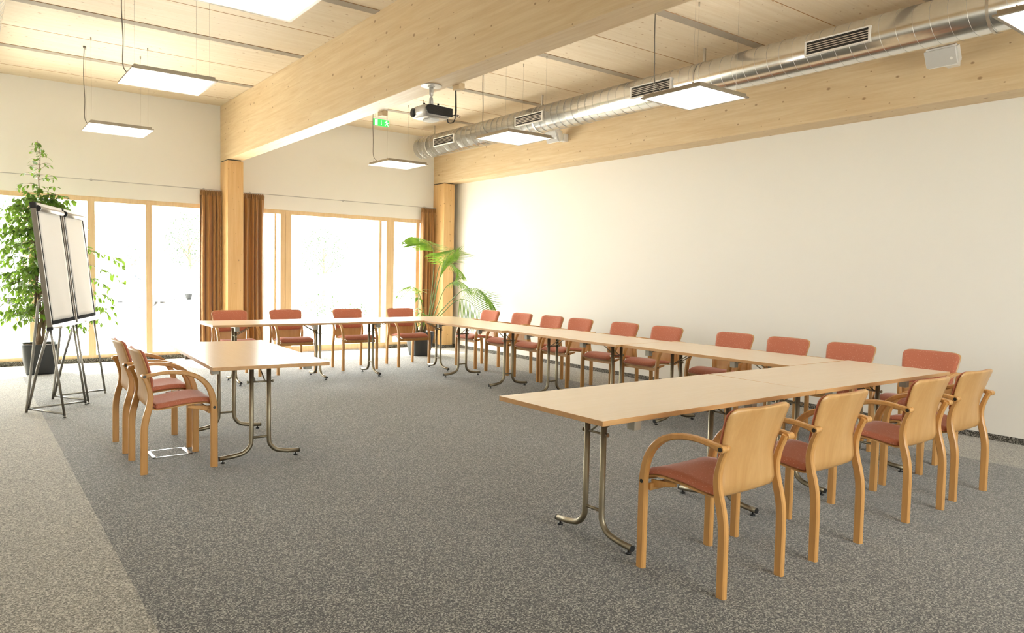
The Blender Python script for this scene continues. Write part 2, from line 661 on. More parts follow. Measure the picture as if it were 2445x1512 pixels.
# ceiling: slatted acoustic strips and panel joints
ti = 6
for ye in (10.40, 8.56, 6.62, 4.86, 3.10, 1.30):
    bm = BM()
    for x0, x1 in ((LX, 3.25), (3.485, 7.10)):
        add_box(bm, (x0, ye - 0.121, HC - 0.004), (x1, ye - 0.0, HC + 0.0), 1)
        for k in range(9):
            yy = ye - 0.12 + k * 0.0135
            add_box(bm, (x0, yy, HC - 0.007), (x1, yy + 0.0105, HC - 0.003), 0)
        add_box(bm, (x0, ye + 0.003, HC - 0.006), (x1, ye + 0.012, HC - 0.0), 2)
    o = struct('trim_%d' % ti, bm, [M['strip'], M['groove'], M['spruce_ceiling']])
    ti += 1
bm = BM()
for y in (11.33, 9.46, 7.57, 5.68, 3.95, 2.2):
    for x0, x1 in ((LX, 3.25), (3.485, 7.10)):
        add_box(bm, (x0, y, HC - 0.002), (x1, y + 0.008, HC + 0.001))
struct('trim_%d' % ti, bm, M['groove'])

# carpet skirting
bm = BM()
add_box(bm, (WX - 0.012, BY, 0.0), (WX, 11.91, 0.055))
struct('baseboard_right', bm, M['carpet_base'])
bm = BM()
add_box(bm, (LX, DY - 0.005, 0.0), (3.25, DY + 0.02, 0.058))
add_box(bm, (3.485, DY - 0.005, 0.0), (4.39, DY + 0.02, 0.058))
add_box(bm, (6.15, DY - 0.005, 0.0), (7.10, DY + 0.02, 0.058))
for x0, x1 in ((3.25, 3.485), (7.10, 7.325)):
    add_box(bm, (x0 - 0.010, 11.510, 0.0), (x1 + 0.010, 11.520, 0.055))
    add_box(bm, (x0 - 0.010, 11.520, 0.0), (x0, DY - 0.005, 0.055))
add_box(bm, (7.325, DY - 0.010, 0.0), (WX - 0.012, DY, 0.055))
struct('baseboard_front', bm, M['carpet_base'])

# glazing of the window wall


def glazing(name, x0, x1, bars, zb=0.058, zt=2.37, sash=()):
    bm = BM()
    ya, yb = DY + 0.025, DY + 0.105
    add_box(bm, (x0, ya, zt - 0.068), (x1, yb, zt), bevel=0.003)
    add_box(bm, (x0, ya, zb - 0.05), (x1, yb, zb + 0.05), bevel=0.003)
    for a, b in bars:
        add_box(bm, (a, ya - 0.006, zb - 0.05), (b, yb + 0.004, zt - 0.01), bevel=0.003)
    for a, b in sash:
        add_box(bm, (a, ya + 0.03, zb + 0.03), (b, yb, zt - 0.06), bevel=0.002)
    fr = struct(name, bm, M['window_wood'])
    edges = [x0] + [v for ab in bars for v in ab] + [x1]
    for i in range(0, len(edges), 2):
        a, b = edges[i], edges[i + 1]
        if b - a < 0.05:
            continue
        bm = BM()
        add_box(bm, (a - 0.005, DY + 0.062, zb + 0.04), (b + 0.005, DY + 0.068, zt - 0.06))
        obj('pane', bm, M['glass'], fr)
    return fr


glazing('window_1', LX, 3.25, [(-1.6, -1.5), (-0.78, -0.69), (-0.03, 0.06), (0.737, 0.843), (1.441, 1.534), (2.191, 2.276), (3.13, 3.25)])
glazing('window_2', 3.485, 7.10, [(3.485, 3.62), (4.211, 4.288), (4.292, 4.394), (6.147, 6.30), (6.755, 6.83), (7.02, 7.10)],
        sash=[(4.12, 4.15), (6.02, 6.07)])
# rear window, unseen behind the camera, added to bring daylight onto the near chairs
bm = BM()
for x in (1.2, 2.96, 4.7, 5.52):
    add_box(bm, (x, BY - 0.14, 0.9), (x + 0.08, BY - 0.08, 2.6))
add_box(bm, (1.2, BY - 0.14, 0.9), (5.6, BY - 0.08, 0.97))
add_box(bm, (1.2, BY - 0.14, 2.53), (5.6, BY - 0.08, 2.6))
fr = struct('window_rear_added', bm, M['window_wood'])
bm = BM()
add_box(bm, (1.2, BY - 0.112, 0.95), (5.6, BY - 0.106, 2.55))
obj('pane', bm, M['glass'], fr)

# curtain rails
for x0, x1, bx, lb in ((LX, 3.25, (-0.9, 1.49, 3.0), 'thin white curtain rail across the wall left of the middle column'),
                       (3.485, 7.10, (3.7, 5.29, 6.9), 'thin white curtain rail across the wall between the two timber columns')):
    t = thing('curtain_rail', lb, 'curtain rail', (0, 0, 0))
    bm = BM()
    add_box(bm, (x0, DY - 0.082, 2.588), (x1, DY - 0.064, 2.599), bevel=0.002)
    obj('rail', bm, M['track'], t)
    for b in bx:
        bm = BM()
        add_tube(bm, [(b, DY, 2.60), (b, DY - 0.075, 2.60)], 0.007, 8)
        add_disc(bm, (b, DY - 0.001, 2.60), (0, -1, 0), 0.018, 0.008)
        obj('bracket', bm, M['track'], t)


def curtain(x0, x1, n, seed, label):
    rr = random.Random(seed)
    t = thing('curtain', label, 'curtain', ((x0 + x1) / 2, DY - 0.075, 0))
    w = x1 - x0
    nx, nz = 110, 22
    ph = [rr.uniform(-0.5, 0.5) for _ in range(8)]
    bm = BM()
    g = []
    for j in range(nz + 1):
        z = 2.572 - j / nz * 2.555
        row = []
        for i in range(nx + 1):
            s0_ = i / nx
            s = s0_ + 0.045 * sin(2 * pi * 1.4 * s0_ + ph[5]) * sin(pi * s0_) + 0.02 * sin(2 * pi * 3.1 * s0_ + ph[6]) * sin(pi * s0_)
            drop = min(1.0, (2.572 - z) / 0.35)
            amp = 0.012 + 0.030 * drop
            flare = 1 + 0.05 * (1 - z / 2.57)
            wv = sin(2 * pi * n * s + ph[0] + 0.5 * sin(z * 1.3 + ph[1]) * drop)
            wv2 = sin(2 * pi * n * 2.7 * s + ph[2]) * (0.15 + (1 - drop) * 0.5) + 0.35 * sin(2 * pi * n * 0.43 * s + ph[3] + z * 0.4)
            x = (s0_ - 0.5) * w * flare + 0.010 * sin(2 * pi * n * s * 1.0 + ph[4] + pi / 2)
            y = amp * (wv + 0.6 * wv2)
            row.append(bm.verts.new((x, y, z)))
        g.append(row)
    for a, b in zip(g, g[1:]):
        for i in range(nx):
            f = bm.faces.new((a[i], a[i + 1], b[i + 1], b[i]))
            f.smooth = True
    o = obj('drape', bm, M['curtain'], t)
    so = o.modifiers.new('thick', 'SOLIDIFY')
    so.thickness = 0.003
    bm = BM()   # gathered header tape
    for i in range(26):
        s = (i + 0.5) / 26
        x = (s - 0.5) * w
        y = 0.006 * (-1) ** i
        add_tube(bm, [(x, y - 0.012, 2.50), (x + 0.004, y - 0.016, 2.54), (x, y - 0.010, 2.582)], 0.0055, 6)
    obj('gathered_heading', bm, M['curtain'], t)
    return t


curtain(2.925, 3.235, 4.2, 3, 'brown velvet curtain on the left side of the middle timber column')
curtain(3.50, 3.905, 5.2, 9, 'rust brown curtain on the right side of the middle timber column')
curtain(6.80, 7.09, 4.4, 5, 'brown curtain in the far right corner behind the palm')

# ------------------------------------------------------------------ ducts


def duct(xc, zc, r, y0, y1, label, grilles=(), bands=(), bottom_hang=True):
    t = thing('ventilation_duct', label, 'duct', (xc, 0, zc))
    bm = BM()
    seg = 48
    ys = [y0, y1]
    rings = []
    for y, rr in ((y1, r - 0.012), (y1, r), (y0, r)):
        rings.append([bm.verts.new((rr * cos(2 * pi * k / seg), y, rr * sin(2 * pi * k / seg))) for k in range(seg)])
    for a, b in zip(rings, rings[1:]):
        for k in range(seg):
            f = bm.faces.new((a[k], a[(k + 1) % seg], b[(k + 1) % seg], b[k]))
            f.smooth = True
    bm.faces.new(rings[0])
    bm.faces.new(rings[-1])
    o = obj('duct_pipe', bm, M['galv'], t)
    bm = BM()
    pitch = 0.137
    n = int((y1 - y0) / pitch * 28)
    pts = []
    for i in range(n + 1):
        a = 2 * pi * i / 28
        pts.append((r * cos(a), y0 + i * pitch / 28, -r * sin(a)))
    add_tube(bm, pts, 0.0022, 4)
    obj('spiral_seam', bm, M['galv_seam'], t)
    for y in bands:
        bm = BM()
        add_tube(bm, [(0, y - 0.012, 0), (0, y + 0.012, 0)], r + 0.004, 40, caps=False)
        add_box(bm, (-0.010, y - 0.010, r), (0.010, y + 0.010, HC - zc))
        obj('hanger_band', bm, M['galv_seam'], t)
    for (ya, yb) in grilles:
        g = BM()
        za, zb = -0.035 - 0.03, 0.075 - 0.03
        xo = -r - 0.010
        # white frame
        h = (zb - za) / 2 + 0.012
        zm = (za + zb) / 2
        add_box(g, (xo - 0.004, ya - 0.018, zm + h - 0.012), (xo + 0.06, yb + 0.018, zm + h), 0)
        add_box(g, (xo - 0.004, ya - 0.018, zm - h), (xo + 0.06, yb + 0.018, zm - h + 0.012), 0)
        add_box(g, (xo - 0.004, ya - 0.018, zm - h + 0.012), (xo + 0.06, ya, zm + h - 0.012), 0)
        add_box(g, (xo - 0.004, yb, zm - h + 0.012), (xo + 0.06, yb + 0.018, zm + h - 0.012), 0)
        gf = obj('air_grille', g, M['rail'], t)
        g = BM()
        add_box(g, (xo + 0.002, ya + 0.0005, zm - h + 0.0125), (xo + 0.03, yb - 0.0005, zm + h - 0.0125))
        obj('opening', g, M['black'], gf)
        g = BM()
        for k in range(1, 5):
            z = zm - h + 0.018 + (2 * h - 0.036) * k / 5
            add_box(g, (xo - 0.003, ya, z - 0.0030), (xo + 0.004, yb, z + 0.0030))
        obj('louvre', g, M['alu'], gf)
    return t


duct(6.50, 3.56, 0.185, -1.5, 11.30, 'long spiral galvanised ventilation duct under the ceiling along the right wall',
     grilles=((3.31, 3.89), (5.53, 6.11), (7.77, 8.35), (10.0, 10.59), (1.1, 1.68)), bands=(10.9, 8.0, 5.22, 2.4))
duct(0.143, 3.56, 0.185, -1.5, 11.30, 'spiral galvanised duct at the upper left corner of the picture', bands=(8.0, 5.2))

# ------------------------------------------------------------------ pendant panel lamps


def make_lamp(cx, cy, label):
    zl = 2.955
    t = thing('pendant_panel_lamp', label, 'ceiling lamp', (cx, cy, zl), 0, 'square pendant panel lamps')
    h = 0.325
    bm = BM()
    # lower lip frame and stepped upper housing
    for (a, b, c, d) in ((-h, -h, h, -h + 0.022), (-h, h - 0.022, h, h), (-h, -h + 0.022, -h + 0.022, h - 0.022), (h - 0.022, -h + 0.022, h, h - 0.022)):
        add_box(bm, (a, b, 0.0), (c, d, 0.012))
    k = h - 0.018
    for (a, b, c, d) in ((-k, -k, k, -k + 0.02), (-k, k - 0.02, k, k), (-k, -k + 0.02, -k + 0.02, k - 0.02), (k - 0.02, -k + 0.02, k, k - 0.02)):
        add_box(bm, (a, b, 0.012), (c, d, 0.036))
    obj('lamp_housing', bm, M['lamp_housing'], t)
    bm = BM()
    add_box(bm, (-h + 0.0225, -h + 0.0225, 0.004), (h - 0.0225, h - 0.0225, 0.014))
    obj('diffuser', bm, M['lamp_light'], t)
    bm = BM()
    add_box(bm, (-k + 0.021, -k + 0.021, 0.020), (k - 0.021, k - 0.021, 0.030))
    obj('uplight_diffuser', bm, M['lamp_up'], t)
    top = HC - zl
    for sx in (-1, 1):
        for sy in (-1, 1):
            bm = BM()
            add_tube(bm, [(sx * 0.285, sy * 0.215, 0.036), (sx * 0.285, sy * 0.215, top)], 0.0010, 5)
            add_tube(bm, [(sx * 0.285, sy * 0.215, top - 0.035), (sx * 0.285, sy * 0.215, top)], 0.007, 8)
            add_tube(bm, [(sx * 0.285, sy * 0.215, 0.034), (sx * 0.285, sy * 0.215, 0.050)], 0.006, 8)
            obj('suspension_wire', bm, M['wire'], t)
    bm = BM()
    pts = smooth_pts([(-0.24, 0.13, 0.036), (-0.27, 0.15, 0.055), (-0.305, 0.185, 0.13), (-0.30, 0.20, 0.35), (-0.31, 0.20, 0.62), (-0.30, 0.20, top - 0.02), (-0.30, 0.20, top)], 5)
    add_tube(bm, pts, 0.0048, 6)
    add_tube(bm, [(-0.30, 0.20, top - 0.02), (-0.30, 0.20, top)], 0.014, 8)
    obj('power_cable', bm, M['cable'], t)
    return t


lamp0 = make_lamp(1.42, 6.78, 'lit square pendant lamp left of the beam, second nearest in the left row')
dup(lamp0, (1.47, 9.58, 2.955), 0, 'lit square pendant lamp left of the beam, nearest the windows and above the ficus side')
dup(lamp0, (1.36, 4.28, 2.955), 0, 'lit square pendant lamp cut off by the top edge, left of the beam')
dup(lamp0, (5.13, 9.63, 2.955), 0, 'lit square pendant lamp right of the beam, nearest the windows, below the exit sign')
dup(lamp0, (5.10, 6.78, 2.955), 0, 'lit square pendant lamp right of the projector, overlapping the duct and the far speaker')
dup(lamp0, (5.10, 4.19, 2.955), 0, 'lit square pendant lamp in front of the third duct grille from the window')
dup(lamp0, (5.13, 1.47, 2.955), 0, 'lit square pendant lamp cut off at the upper right corner of the picture')

# ------------------------------------------------------------------ loudspeakers on the right beam


def speaker(x, y, z, rotz, tilt, label):
    t = thing('loudspeaker', label, 'loudspeaker', (x, y, z), rotz)
    # local: front faces -X, long side along Y
    bm = BM()
    prof_b, prof_f = (0.085, 0.055), (0.135, 0.085)
    vs = []
    for xx, (hy, hz) in ((0.10, prof_b), (0.03, prof_f), (-0.055, prof_f)):
        vs.append([bm.verts.new((xx, sy * hy, sz * hz)) for sy, sz in ((-1, -1), (1, -1), (1, 1), (-1, 1))])
    for a, b in zip(vs, vs[1:]):
        for k in range(4):
            bm.faces.new((a[k], a[(k + 1) % 4], b[(k + 1) % 4], b[k]))
    bm.faces.new(vs[0])
    bm.faces.new(vs[-1])
    bmesh.ops.bevel(bm, geom=list(bm.edges), offset=0.018, segments=3, affect='EDGES')
    rot = Matrix.Rotation(tilt, 4, 'Y')
    bm.transform(rot)
    obj('cabinet', bm, M['white_plastic'], t)
    bm = BM()
    add_box(bm, (-0.059, -0.124, -0.074), (-0.053, 0.124, 0.074), bevel=0.002)
    bm.transform(rot)
    gr = obj('front_grille', bm, M['grille_cloth'], t)
    bm = BM()
    add_tube(bm, [(-0.059, -0.085, -0.02), (-0.0605, -0.085, -0.02)], 0.012, 16)
    bm.transform(rot)
    obj('badge', bm, M['white_plastic'], gr)
    bm = BM()
    add_box(bm, (0.085, -0.025, -0.03), (0.15, 0.025, 0.03), bevel=0.004)
    add_disc(bm, (0.10, -0.032, 0.0), (0, -1, 0), 0.022, 0.016)
    add_box(bm, (0.15, -0.05, -0.055), (7.10 - x + 0.0, 0.05, 0.055), bevel=0.002) if rotz == 0 else add_box(bm, (0.15, -0.05, -0.055), (0.20, 0.05, 0.055))
    obj('wall_bracket', bm, M['white_plastic'], t)
    return t


speaker(6.87, 2.93, 3.385, 0, -0.48, 'white loudspeaker on the beam near the upper right corner, below the duct')
speaker(6.87, 8.17, 3.40, 0, -0.42, 'white loudspeaker half hidden behind a pendant lamp on the beam')

# ------------------------------------------------------------------ exit sign
t = thing('exit_sign', 'green running-man exit sign hanging between the beam and the duct', 'exit sign', (5.19, 10.3, 3.625))
bm = BM()
add_box(bm, (-0.14, -0.012, 0.1), (0.14, 0.012, 0.122), bevel=0.002)
obj('mounting_rail', bm, M['rail'], t)
for s in (-0.095, 0.095):
    bm = BM()
    add_tube(bm, [(s, 0, 0.12), (s, 0, HC - 3.625)], 0.005, 8)
    add_disc(bm, (s, 0, HC - 3.625 - 0.006), (0, 0, 1), 0.014, 0.006)
    obj('rod', bm, M['rail'], t)
bm = BM()
add_box(bm, (-0.135, -0.007, 0.0), (0.135, 0.007, 0.1), bevel=0.001)
pl = obj('sign_panel', bm, M['green'], t)
bm = BM()


def flat(bm, pts, y=-0.0085, th=0.001):
    a = [bm.verts.new((p[0], y, p[1])) for p in pts]
    b = [bm.verts.new((p[0], y + th, p[1])) for p in pts]
    bm.faces.new(a)
    bm.faces.new(b[::-1])
    n = len(pts)
    for i in range(n):
        bm.faces.new((a[i], a[(i + 1) % n], b[(i + 1) % n], b[i]))


flat(bm, [(-0.108, 0.008), (-0.065, 0.008), (-0.065, 0.092), (-0.108, 0.092)])          # doorway
flat(bm, [(-0.007, 0.028), (0.0, 0.014), (0.007, 0.028), (0.0025, 0.028), (0.0025, 0.085), (-0.0025, 0.085), (-0.0025, 0.028)])  # arrow down
# running figure
hx, hz = 0.088, 0.083
flat(bm, [(hx + 0.010 * cos(2 * pi * k / 10), hz + 0.010 * sin(2 * pi * k / 10)) for k in range(10)])
flat(bm, [(0.078, 0.072), (0.096, 0.068), (0.104, 0.042), (0.086, 0.040)])
flat(bm, [(0.078, 0.072), (0.060, 0.066), (0.058, 0.052), (0.065, 0.052), (0.067, 0.060), (0.082, 0.064)])
flat(bm, [(0.096, 0.068), (0.112, 0.058), (0.122, 0.064), (0.125, 0.058), (0.112, 0.050), (0.096, 0.058)])
flat(bm, [(0.086, 0.042), (0.096, 0.042), (0.084, 0.026), (0.070, 0.022), (0.070, 0.010), (0.062, 0.010), (0.062, 0.028), (0.076, 0.032)])
flat(bm, [(0.094, 0.043), (0.104, 0.043), (0.112, 0.024), (0.124, 0.016), (0.120, 0.009), (0.105, 0.018)])
obj('pictogram', bm, M['sign_white'], pl)

# ------------------------------------------------------------------ projector
for (yy, lb) in ((5.50, 'small wooden cable box on the beam beside the projector mount'), (6.95, 'small wooden cable box on the beam further along, above the exit sign')):
    bm = BM()
    add_box(bm, (3.487, yy - 0.05, 3.005), (3.55, yy + 0.05, 3.06), bevel=0.003)
    tag(obj('cable_box', bm, M['spruce_beam']), lb, 'junction box', None)
t = thing('projector', 'white and black video projector hanging from the underside of the main beam', 'projector', (3.338, 5.664, 2.75))
bm = BM()
rings = []
for z, sx, sy in ((0.0, 0.100, 0.095), (0.012, 0.128, 0.128), (0.05, 0.140, 0.138), (0.085, 0.137, 0.132), (0.103, 0.120, 0.112)):
    ring = []
    for k in range(40):
        a = 2 * pi * k / 40
        ca, sa = cos(a), sin(a)
        e = 0.32
        ring.append(bm.verts.new((sx * math.copysign(abs(ca) ** e, ca), sy * math.copysign(abs(sa) ** e, sa), z)))
    rings.append(ring)
for a, b in zip(rings, rings[1:]):
    for k in range(40):
        f = bm.faces.new((a[k], a[(k + 1) % 40], b[(k + 1) % 40], b[k]))
        f.smooth = True
bm.faces.new(rings[0][::-1])
bm.faces.new(rings[-1])
obj('projector_body', bm, M['silver'], t)
bm = BM()   # black vent face towards the room
pts = [(0.135, 0.018), (0.135, 0.090), (-0.09, 0.098), (-0.118, 0.088), (-0.131, 0.066), (-0.131, 0.050), (-0.118, 0.030), (-0.09, 0.020)]
a = [bm.verts.new((p[0], -0.1445, p[1])) for p in pts]
b = [bm.verts.new((p[0], -0.128, p[1])) for p in pts]
bm.faces.new(a)
bm.faces.new(b[::-1])
for i in range(len(pts)):
    bm.faces.new((a[i], a[(i + 1) % len(pts)], b[(i + 1) % len(pts)], b[i]))
obj('vent_panel', bm, M['black'], t, label='black vent panel')
bm = BM()
for k in range(9):
    z0 = 0.026 + 0.0075 * k
    add_box(bm, (-0.10, -0.1465, z0), (0.128, -0.1445, z0 + 0.002))
obj('vent_slat', bm, M['dark_steel'], t)
bm = BM()
add_disc(bm, (-0.146, 0.075, 0.052), (1, 0, 0), 0.038, 0.02, 24)
add_disc(bm, (-0.150, 0.075, 0.052), (1, 0, 0), 0.026, 0.02, 24)
obj('lens', bm, M['black'], t, label='black lens recess')
bm = BM()
add_box(bm, (-0.05, -0.06, -0.018), (0.05, 0.06, 0.004), bevel=0.006)
obj('lamp_cover', bm, M['white_plastic'], t)
bm = BM()
topz = 3.045 - 2.75
add_disc(bm, (0, 0, topz - 0.008), (0, 0, 1), 0.092, 0.008, 32)
add_disc(bm, (0, 0, topz - 0.016), (0, 0, 1), 0.032, 0.012, 24)
add_tube(bm, [(0, 0, topz), (0, 0, topz - 0.085), (0, 0, topz - 0.095)], [0.0185, 0.0185, 0.012], 20)
add_tube(bm, [(0, 0, topz - 0.095), (0, 0, topz - 0.102)], 0.006, 12)
add_tube(bm, [(0, 0, topz - 0.102), (0, 0, topz - 0.108), (0, 0, 0.112)], [0.012, 0.016, 0.026], 12)
for ang in (0.3, 1.9, 3.4, 5.0):
    ex, ey = 0.085 * cos(ang), 0.085 * sin(ang)
    add_tube(bm, [(0, 0, 0.122), (ex * 0.5, ey * 0.5, 0.118), (ex, ey, 0.108), (ex, ey, 0.10)], 0.006, 8)
obj('ceiling_mount', bm, M['silver'], t)
for ang in (0.3, 1.9, 3.4, 5.0):
    bm = BM()
    ex, ey = 0.085 * cos(ang), 0.085 * sin(ang)
    add_disc(bm, (ex, ey, 0.112), (0, 0, 1), 0.009, 0.016, 12)
    obj('adjusting_knob', bm, M['black'], t)
bm = BM()
add_tube(bm, smooth_pts([(0.155, -0.16, 0.25), (0.165, -0.15, 0.17), (0.185, -0.12, 0.06), (0.175, -0.10, 0.045), (0.135, -0.09, 0.045)], 6), 0.006, 7)
add_tube(bm, smooth_pts([(0.155, -0.155, 0.25), (0.160, -0.15, 0.16), (0.178, -0.12, 0.05), (0.180, -0.11, 0.01), (0.160, -0.11, -0.02), (0.120, -0.10, -0.025), (0.11, -0.10, 0.005)], 6), 0.005, 7)
add_tube(bm, smooth_pts([(0.175, -0.11, 0.05), (0.21, -0.11, 0.052), (0.235, -0.11, 0.045), (0.225, -0.11, 0.035), (0.19, -0.11, 0.045)], 6), 0.003, 6)
obj('cable', bm, M['black'], t)

# ------------------------------------------------------------------ folding tables


def make_table(label, loc, rotz, L=1.8, W=0.8, xl=0.345, xr=0.395):
    """local origin in the middle of the floor area, long side along X"""
    t = thing('folding_table', label, 'table', loc, rotz, 'folding conference tables')
    bm = BM()
    add_box(bm, (-L / 2, -W / 2, TT - 0.026), (L / 2, W / 2, TT), bevel=0.0018)
    for f in bm.faces:
        f.material_index = 0 if abs(f.normal.z) > 0.8 else 1
    obj('table_top', bm, [M['laminate'], M['edge']], t)
    for side, inset in ((-1, xl), (1, xr)):
        x = side * (L / 2 - inset)
        fr = None
        for s in (-1, 1):
            bm = BM()
            pts = [(x, s * 0.062, TT - 0.03), (x, s * 0.062, 0.20), (x, s * 0.063, 0.155)]
            for k in range(1, 7):
                a = k / 6 * radians(84)
                pts.append((x, s * (0.062 + 0.10 * (1 - cos(a))), 0.148 - 0.10 * sin(a)))
            pts += [(x, s * 0.20, 0.040), (x, s * 0.287, 0.034)]
            add_tube(bm, pts, 0.0162, 14)
            lg = obj('leg', bm, M['steel_leg'], t)
            bm = BM()
            add_tube(bm, [(x, s * 0.286, 0.0341), (x, s * 0.291, 0.034)], 0.0167, 14)
            obj('end_cap', bm, M['black'], lg)
            bm = BM()
            add_tube(bm, [(x, s * 0.262, 0.024), (x, s * 0.262, 0.010), (x, s * 0.262, 0.009), (x, s * 0.262, 0.0)], [0.005, 0.005, 0.015, 0.016], 12)
            obj('glide', bm, M['black'], lg)
        bm = BM()
        add_tube(bm, [(x, -0.062, 0.165), (x, 0.062, 0.165)], 0.009, 10)
        obj('lower_crossbar', bm, M['steel_leg'], t)
        bm = BM()
        add_tube(bm, [(x, -0.088, 0.575), (x, 0.088, 0.575)], 0.006, 8)
        for s in (-1, 1):
            add_disc(bm, (x, s * 0.086, 0.575), (0, s, 0), 0.011, 0.008, 10)
        obj('upper_crossbar', bm, M['steel_leg'], t)
        for s in (-1, 1):
            bm = BM()
            add_tube(bm, [(x, s * 0.035, 0.575), (x - side * 0.24, s * 0.035, TT - 0.030)], 0.0050, 8)
            add_box(bm, (x - side * 0.24 - 0.02, s * 0.035 - 0.010, TT - 0.034), (x - side * 0.24 + 0.02, s * 0.035 + 0.010, TT - 0.026))
            obj('brace', bm, M['steel_leg'], t)
        # transverse carrier with square blocks at the ends
        xc = side * (L / 2 - (0.285 if side < 0 else 0.56))
        bm = BM()
        add_box(bm, (xc - 0.014, -W / 2 + 0.05, TT - 0.050), (xc + 0.014, W / 2 - 0.05, TT - 0.026))
        cr = obj('carrier_rail', bm, M['dark_steel'], t)
        for s in (-1, 1):
            bm = BM()
            ya, yb = sorted((s * (W / 2 - 0.045), s * (W / 2 - 0.095)))
            add_box(bm, (xc - 0.024, ya, TT - 0.082), (xc + 0.024, yb, TT - 0.026), bevel=0.002)
            obj('rail_block', bm, M['block'], cr)
    return t


D = radians
tb = make_table('near folding table whose free left end points to the middle of the room', (3.2285, 2.779, 0), D(0.3))
dup(tb, (5.037, 2.768, 0), D(-0.8), 'folding table at the near right corner, ending beside the wall chairs')
dup(tb, (5.513, 4.075, 0), D(-90), 'folding table in the wall row meeting the near corner table')
dup(tb, (5.470, 5.887, 0), D(-91.2), 'middle folding table of the three in the row along the right wall')
dup(tb, (5.410, 7.702, 0), D(-90.5), 'folding table in the wall row nearest the palm and the windows')
dup(tb, (4.99, 9.02, 0), D(-1.0), 'folding table of the far row touching the corner beside the palm')
dup(tb, (3.185, 9.045, 0), D(-1.0), 'folding table of the far row in front of the middle column and curtains')
dup(tb, (1.765, 5.89, 0), D(87), 'single folding table on the left with two chairs at its side')

# ------------------------------------------------------------------ armchairs


def shell_sheet(prof, nu, offset, corner_top=0.0, corner_bot=0.0, shrink=0.0, thick=0.012, curve=0.0, name='sheet'):
    """closed sheet following the y-z profile [(y, z, halfwidth)], front side = sitter side"""
    pts = smooth_pts([(p[0], p[1], p[2]) for p in prof], 5)
    n = len(pts)
    # cumulative length
    L = [0.0]
    for a, b in zip(pts, pts[1:]):
        L.append(L[-1] + math.hypot(b.x - a.x, b.y - a.y))
    tot = L[-1]
    bm = BM()
    front, back = [], []
    for i, p in enumerate(pts):
        a = pts[max(i - 1, 0)]
        b = pts[min(i + 1, n - 1)]
        t = Vector((b.x - a.x, b.y - a.y)).normalized()
        nn = Vector((t.y, -t.x))      # towards the sitter / up
        hw = p.z - shrink
        for r, d in ((corner_bot, L[i]), (corner_top, tot - L[i])):
            if r > 0 and d < r:
                hw -= r * (1 - math.sqrt(max(0.0, 1 - (1 - d / r) ** 2)))
        fr, bk = [], []
        back_part = max(0.0, min(1.0, (p.y - 0.47) / 0.12))
        for k in range(nu + 1):
            s = -1 + 2 * k / nu
            x = s * hw
            cv = curve * (s * s) * back_part
            seatcv = 0.006 * s * s * (1 - back_part)
            # rounded pad edge
            edge = thick * (1 - 0.65 * max(0.0, (abs(s) - 0.86) / 0.14) ** 2)
            if thick > 0.015:
                de = min(L[i], tot - L[i])
                if de < 0.03:
                    edge *= 0.45 + 0.55 * math.sqrt(de / 0.03)
            base = Vector((p.x, p.y)) + nn * offset
            o1 = base + nn * edge
            fr.append(bm.verts.new((x, o1.x + cv, o1.y + seatcv)))
            bk.append(bm.verts.new((x, base.x + cv, base.y + seatcv)))
        front.append(fr)
        back.append(bk)
    for g, flip in ((front, False), (back, True)):
        for a, b in zip(g, g[1:]):
            for k in range(nu):
                q = (a[k], a[k + 1], b[k + 1], b[k])
                f = bm.faces.new(q if not flip else q[::-1])
                f.smooth = True
    for i in range(n - 1):
        for k in (0, nu):
            f = bm.faces.new((front[i][k], front[i + 1][k], back[i + 1][k], back[i][k]))
            f.smooth = thick > 0.015
    for i in (0, n - 1):
        for k in range(nu):
            bm.faces.new((front[i][k], front[i][k + 1], back[i][k + 1], back[i][k]))
    return bm


# y, z, half width of the moulded plywood shell from seat front to top of the back
SHELL = [(0.245, 0.412, 0.222), (0.225, 0.432, 0.228), (0.15, 0.446, 0.226), (0.03, 0.438, 0.215), (-0.08, 0.422, 0.205),
         (-0.135, 0.418, 0.200), (-0.170, 0.432, 0.199), (-0.186, 0.470, 0.199), (-0.195, 0.54, 0.201), (-0.208, 0.62, 0.206),
         (-0.226, 0.70, 0.217), (-0.250, 0.78, 0.227), (-0.272, 0.838, 0.231)]


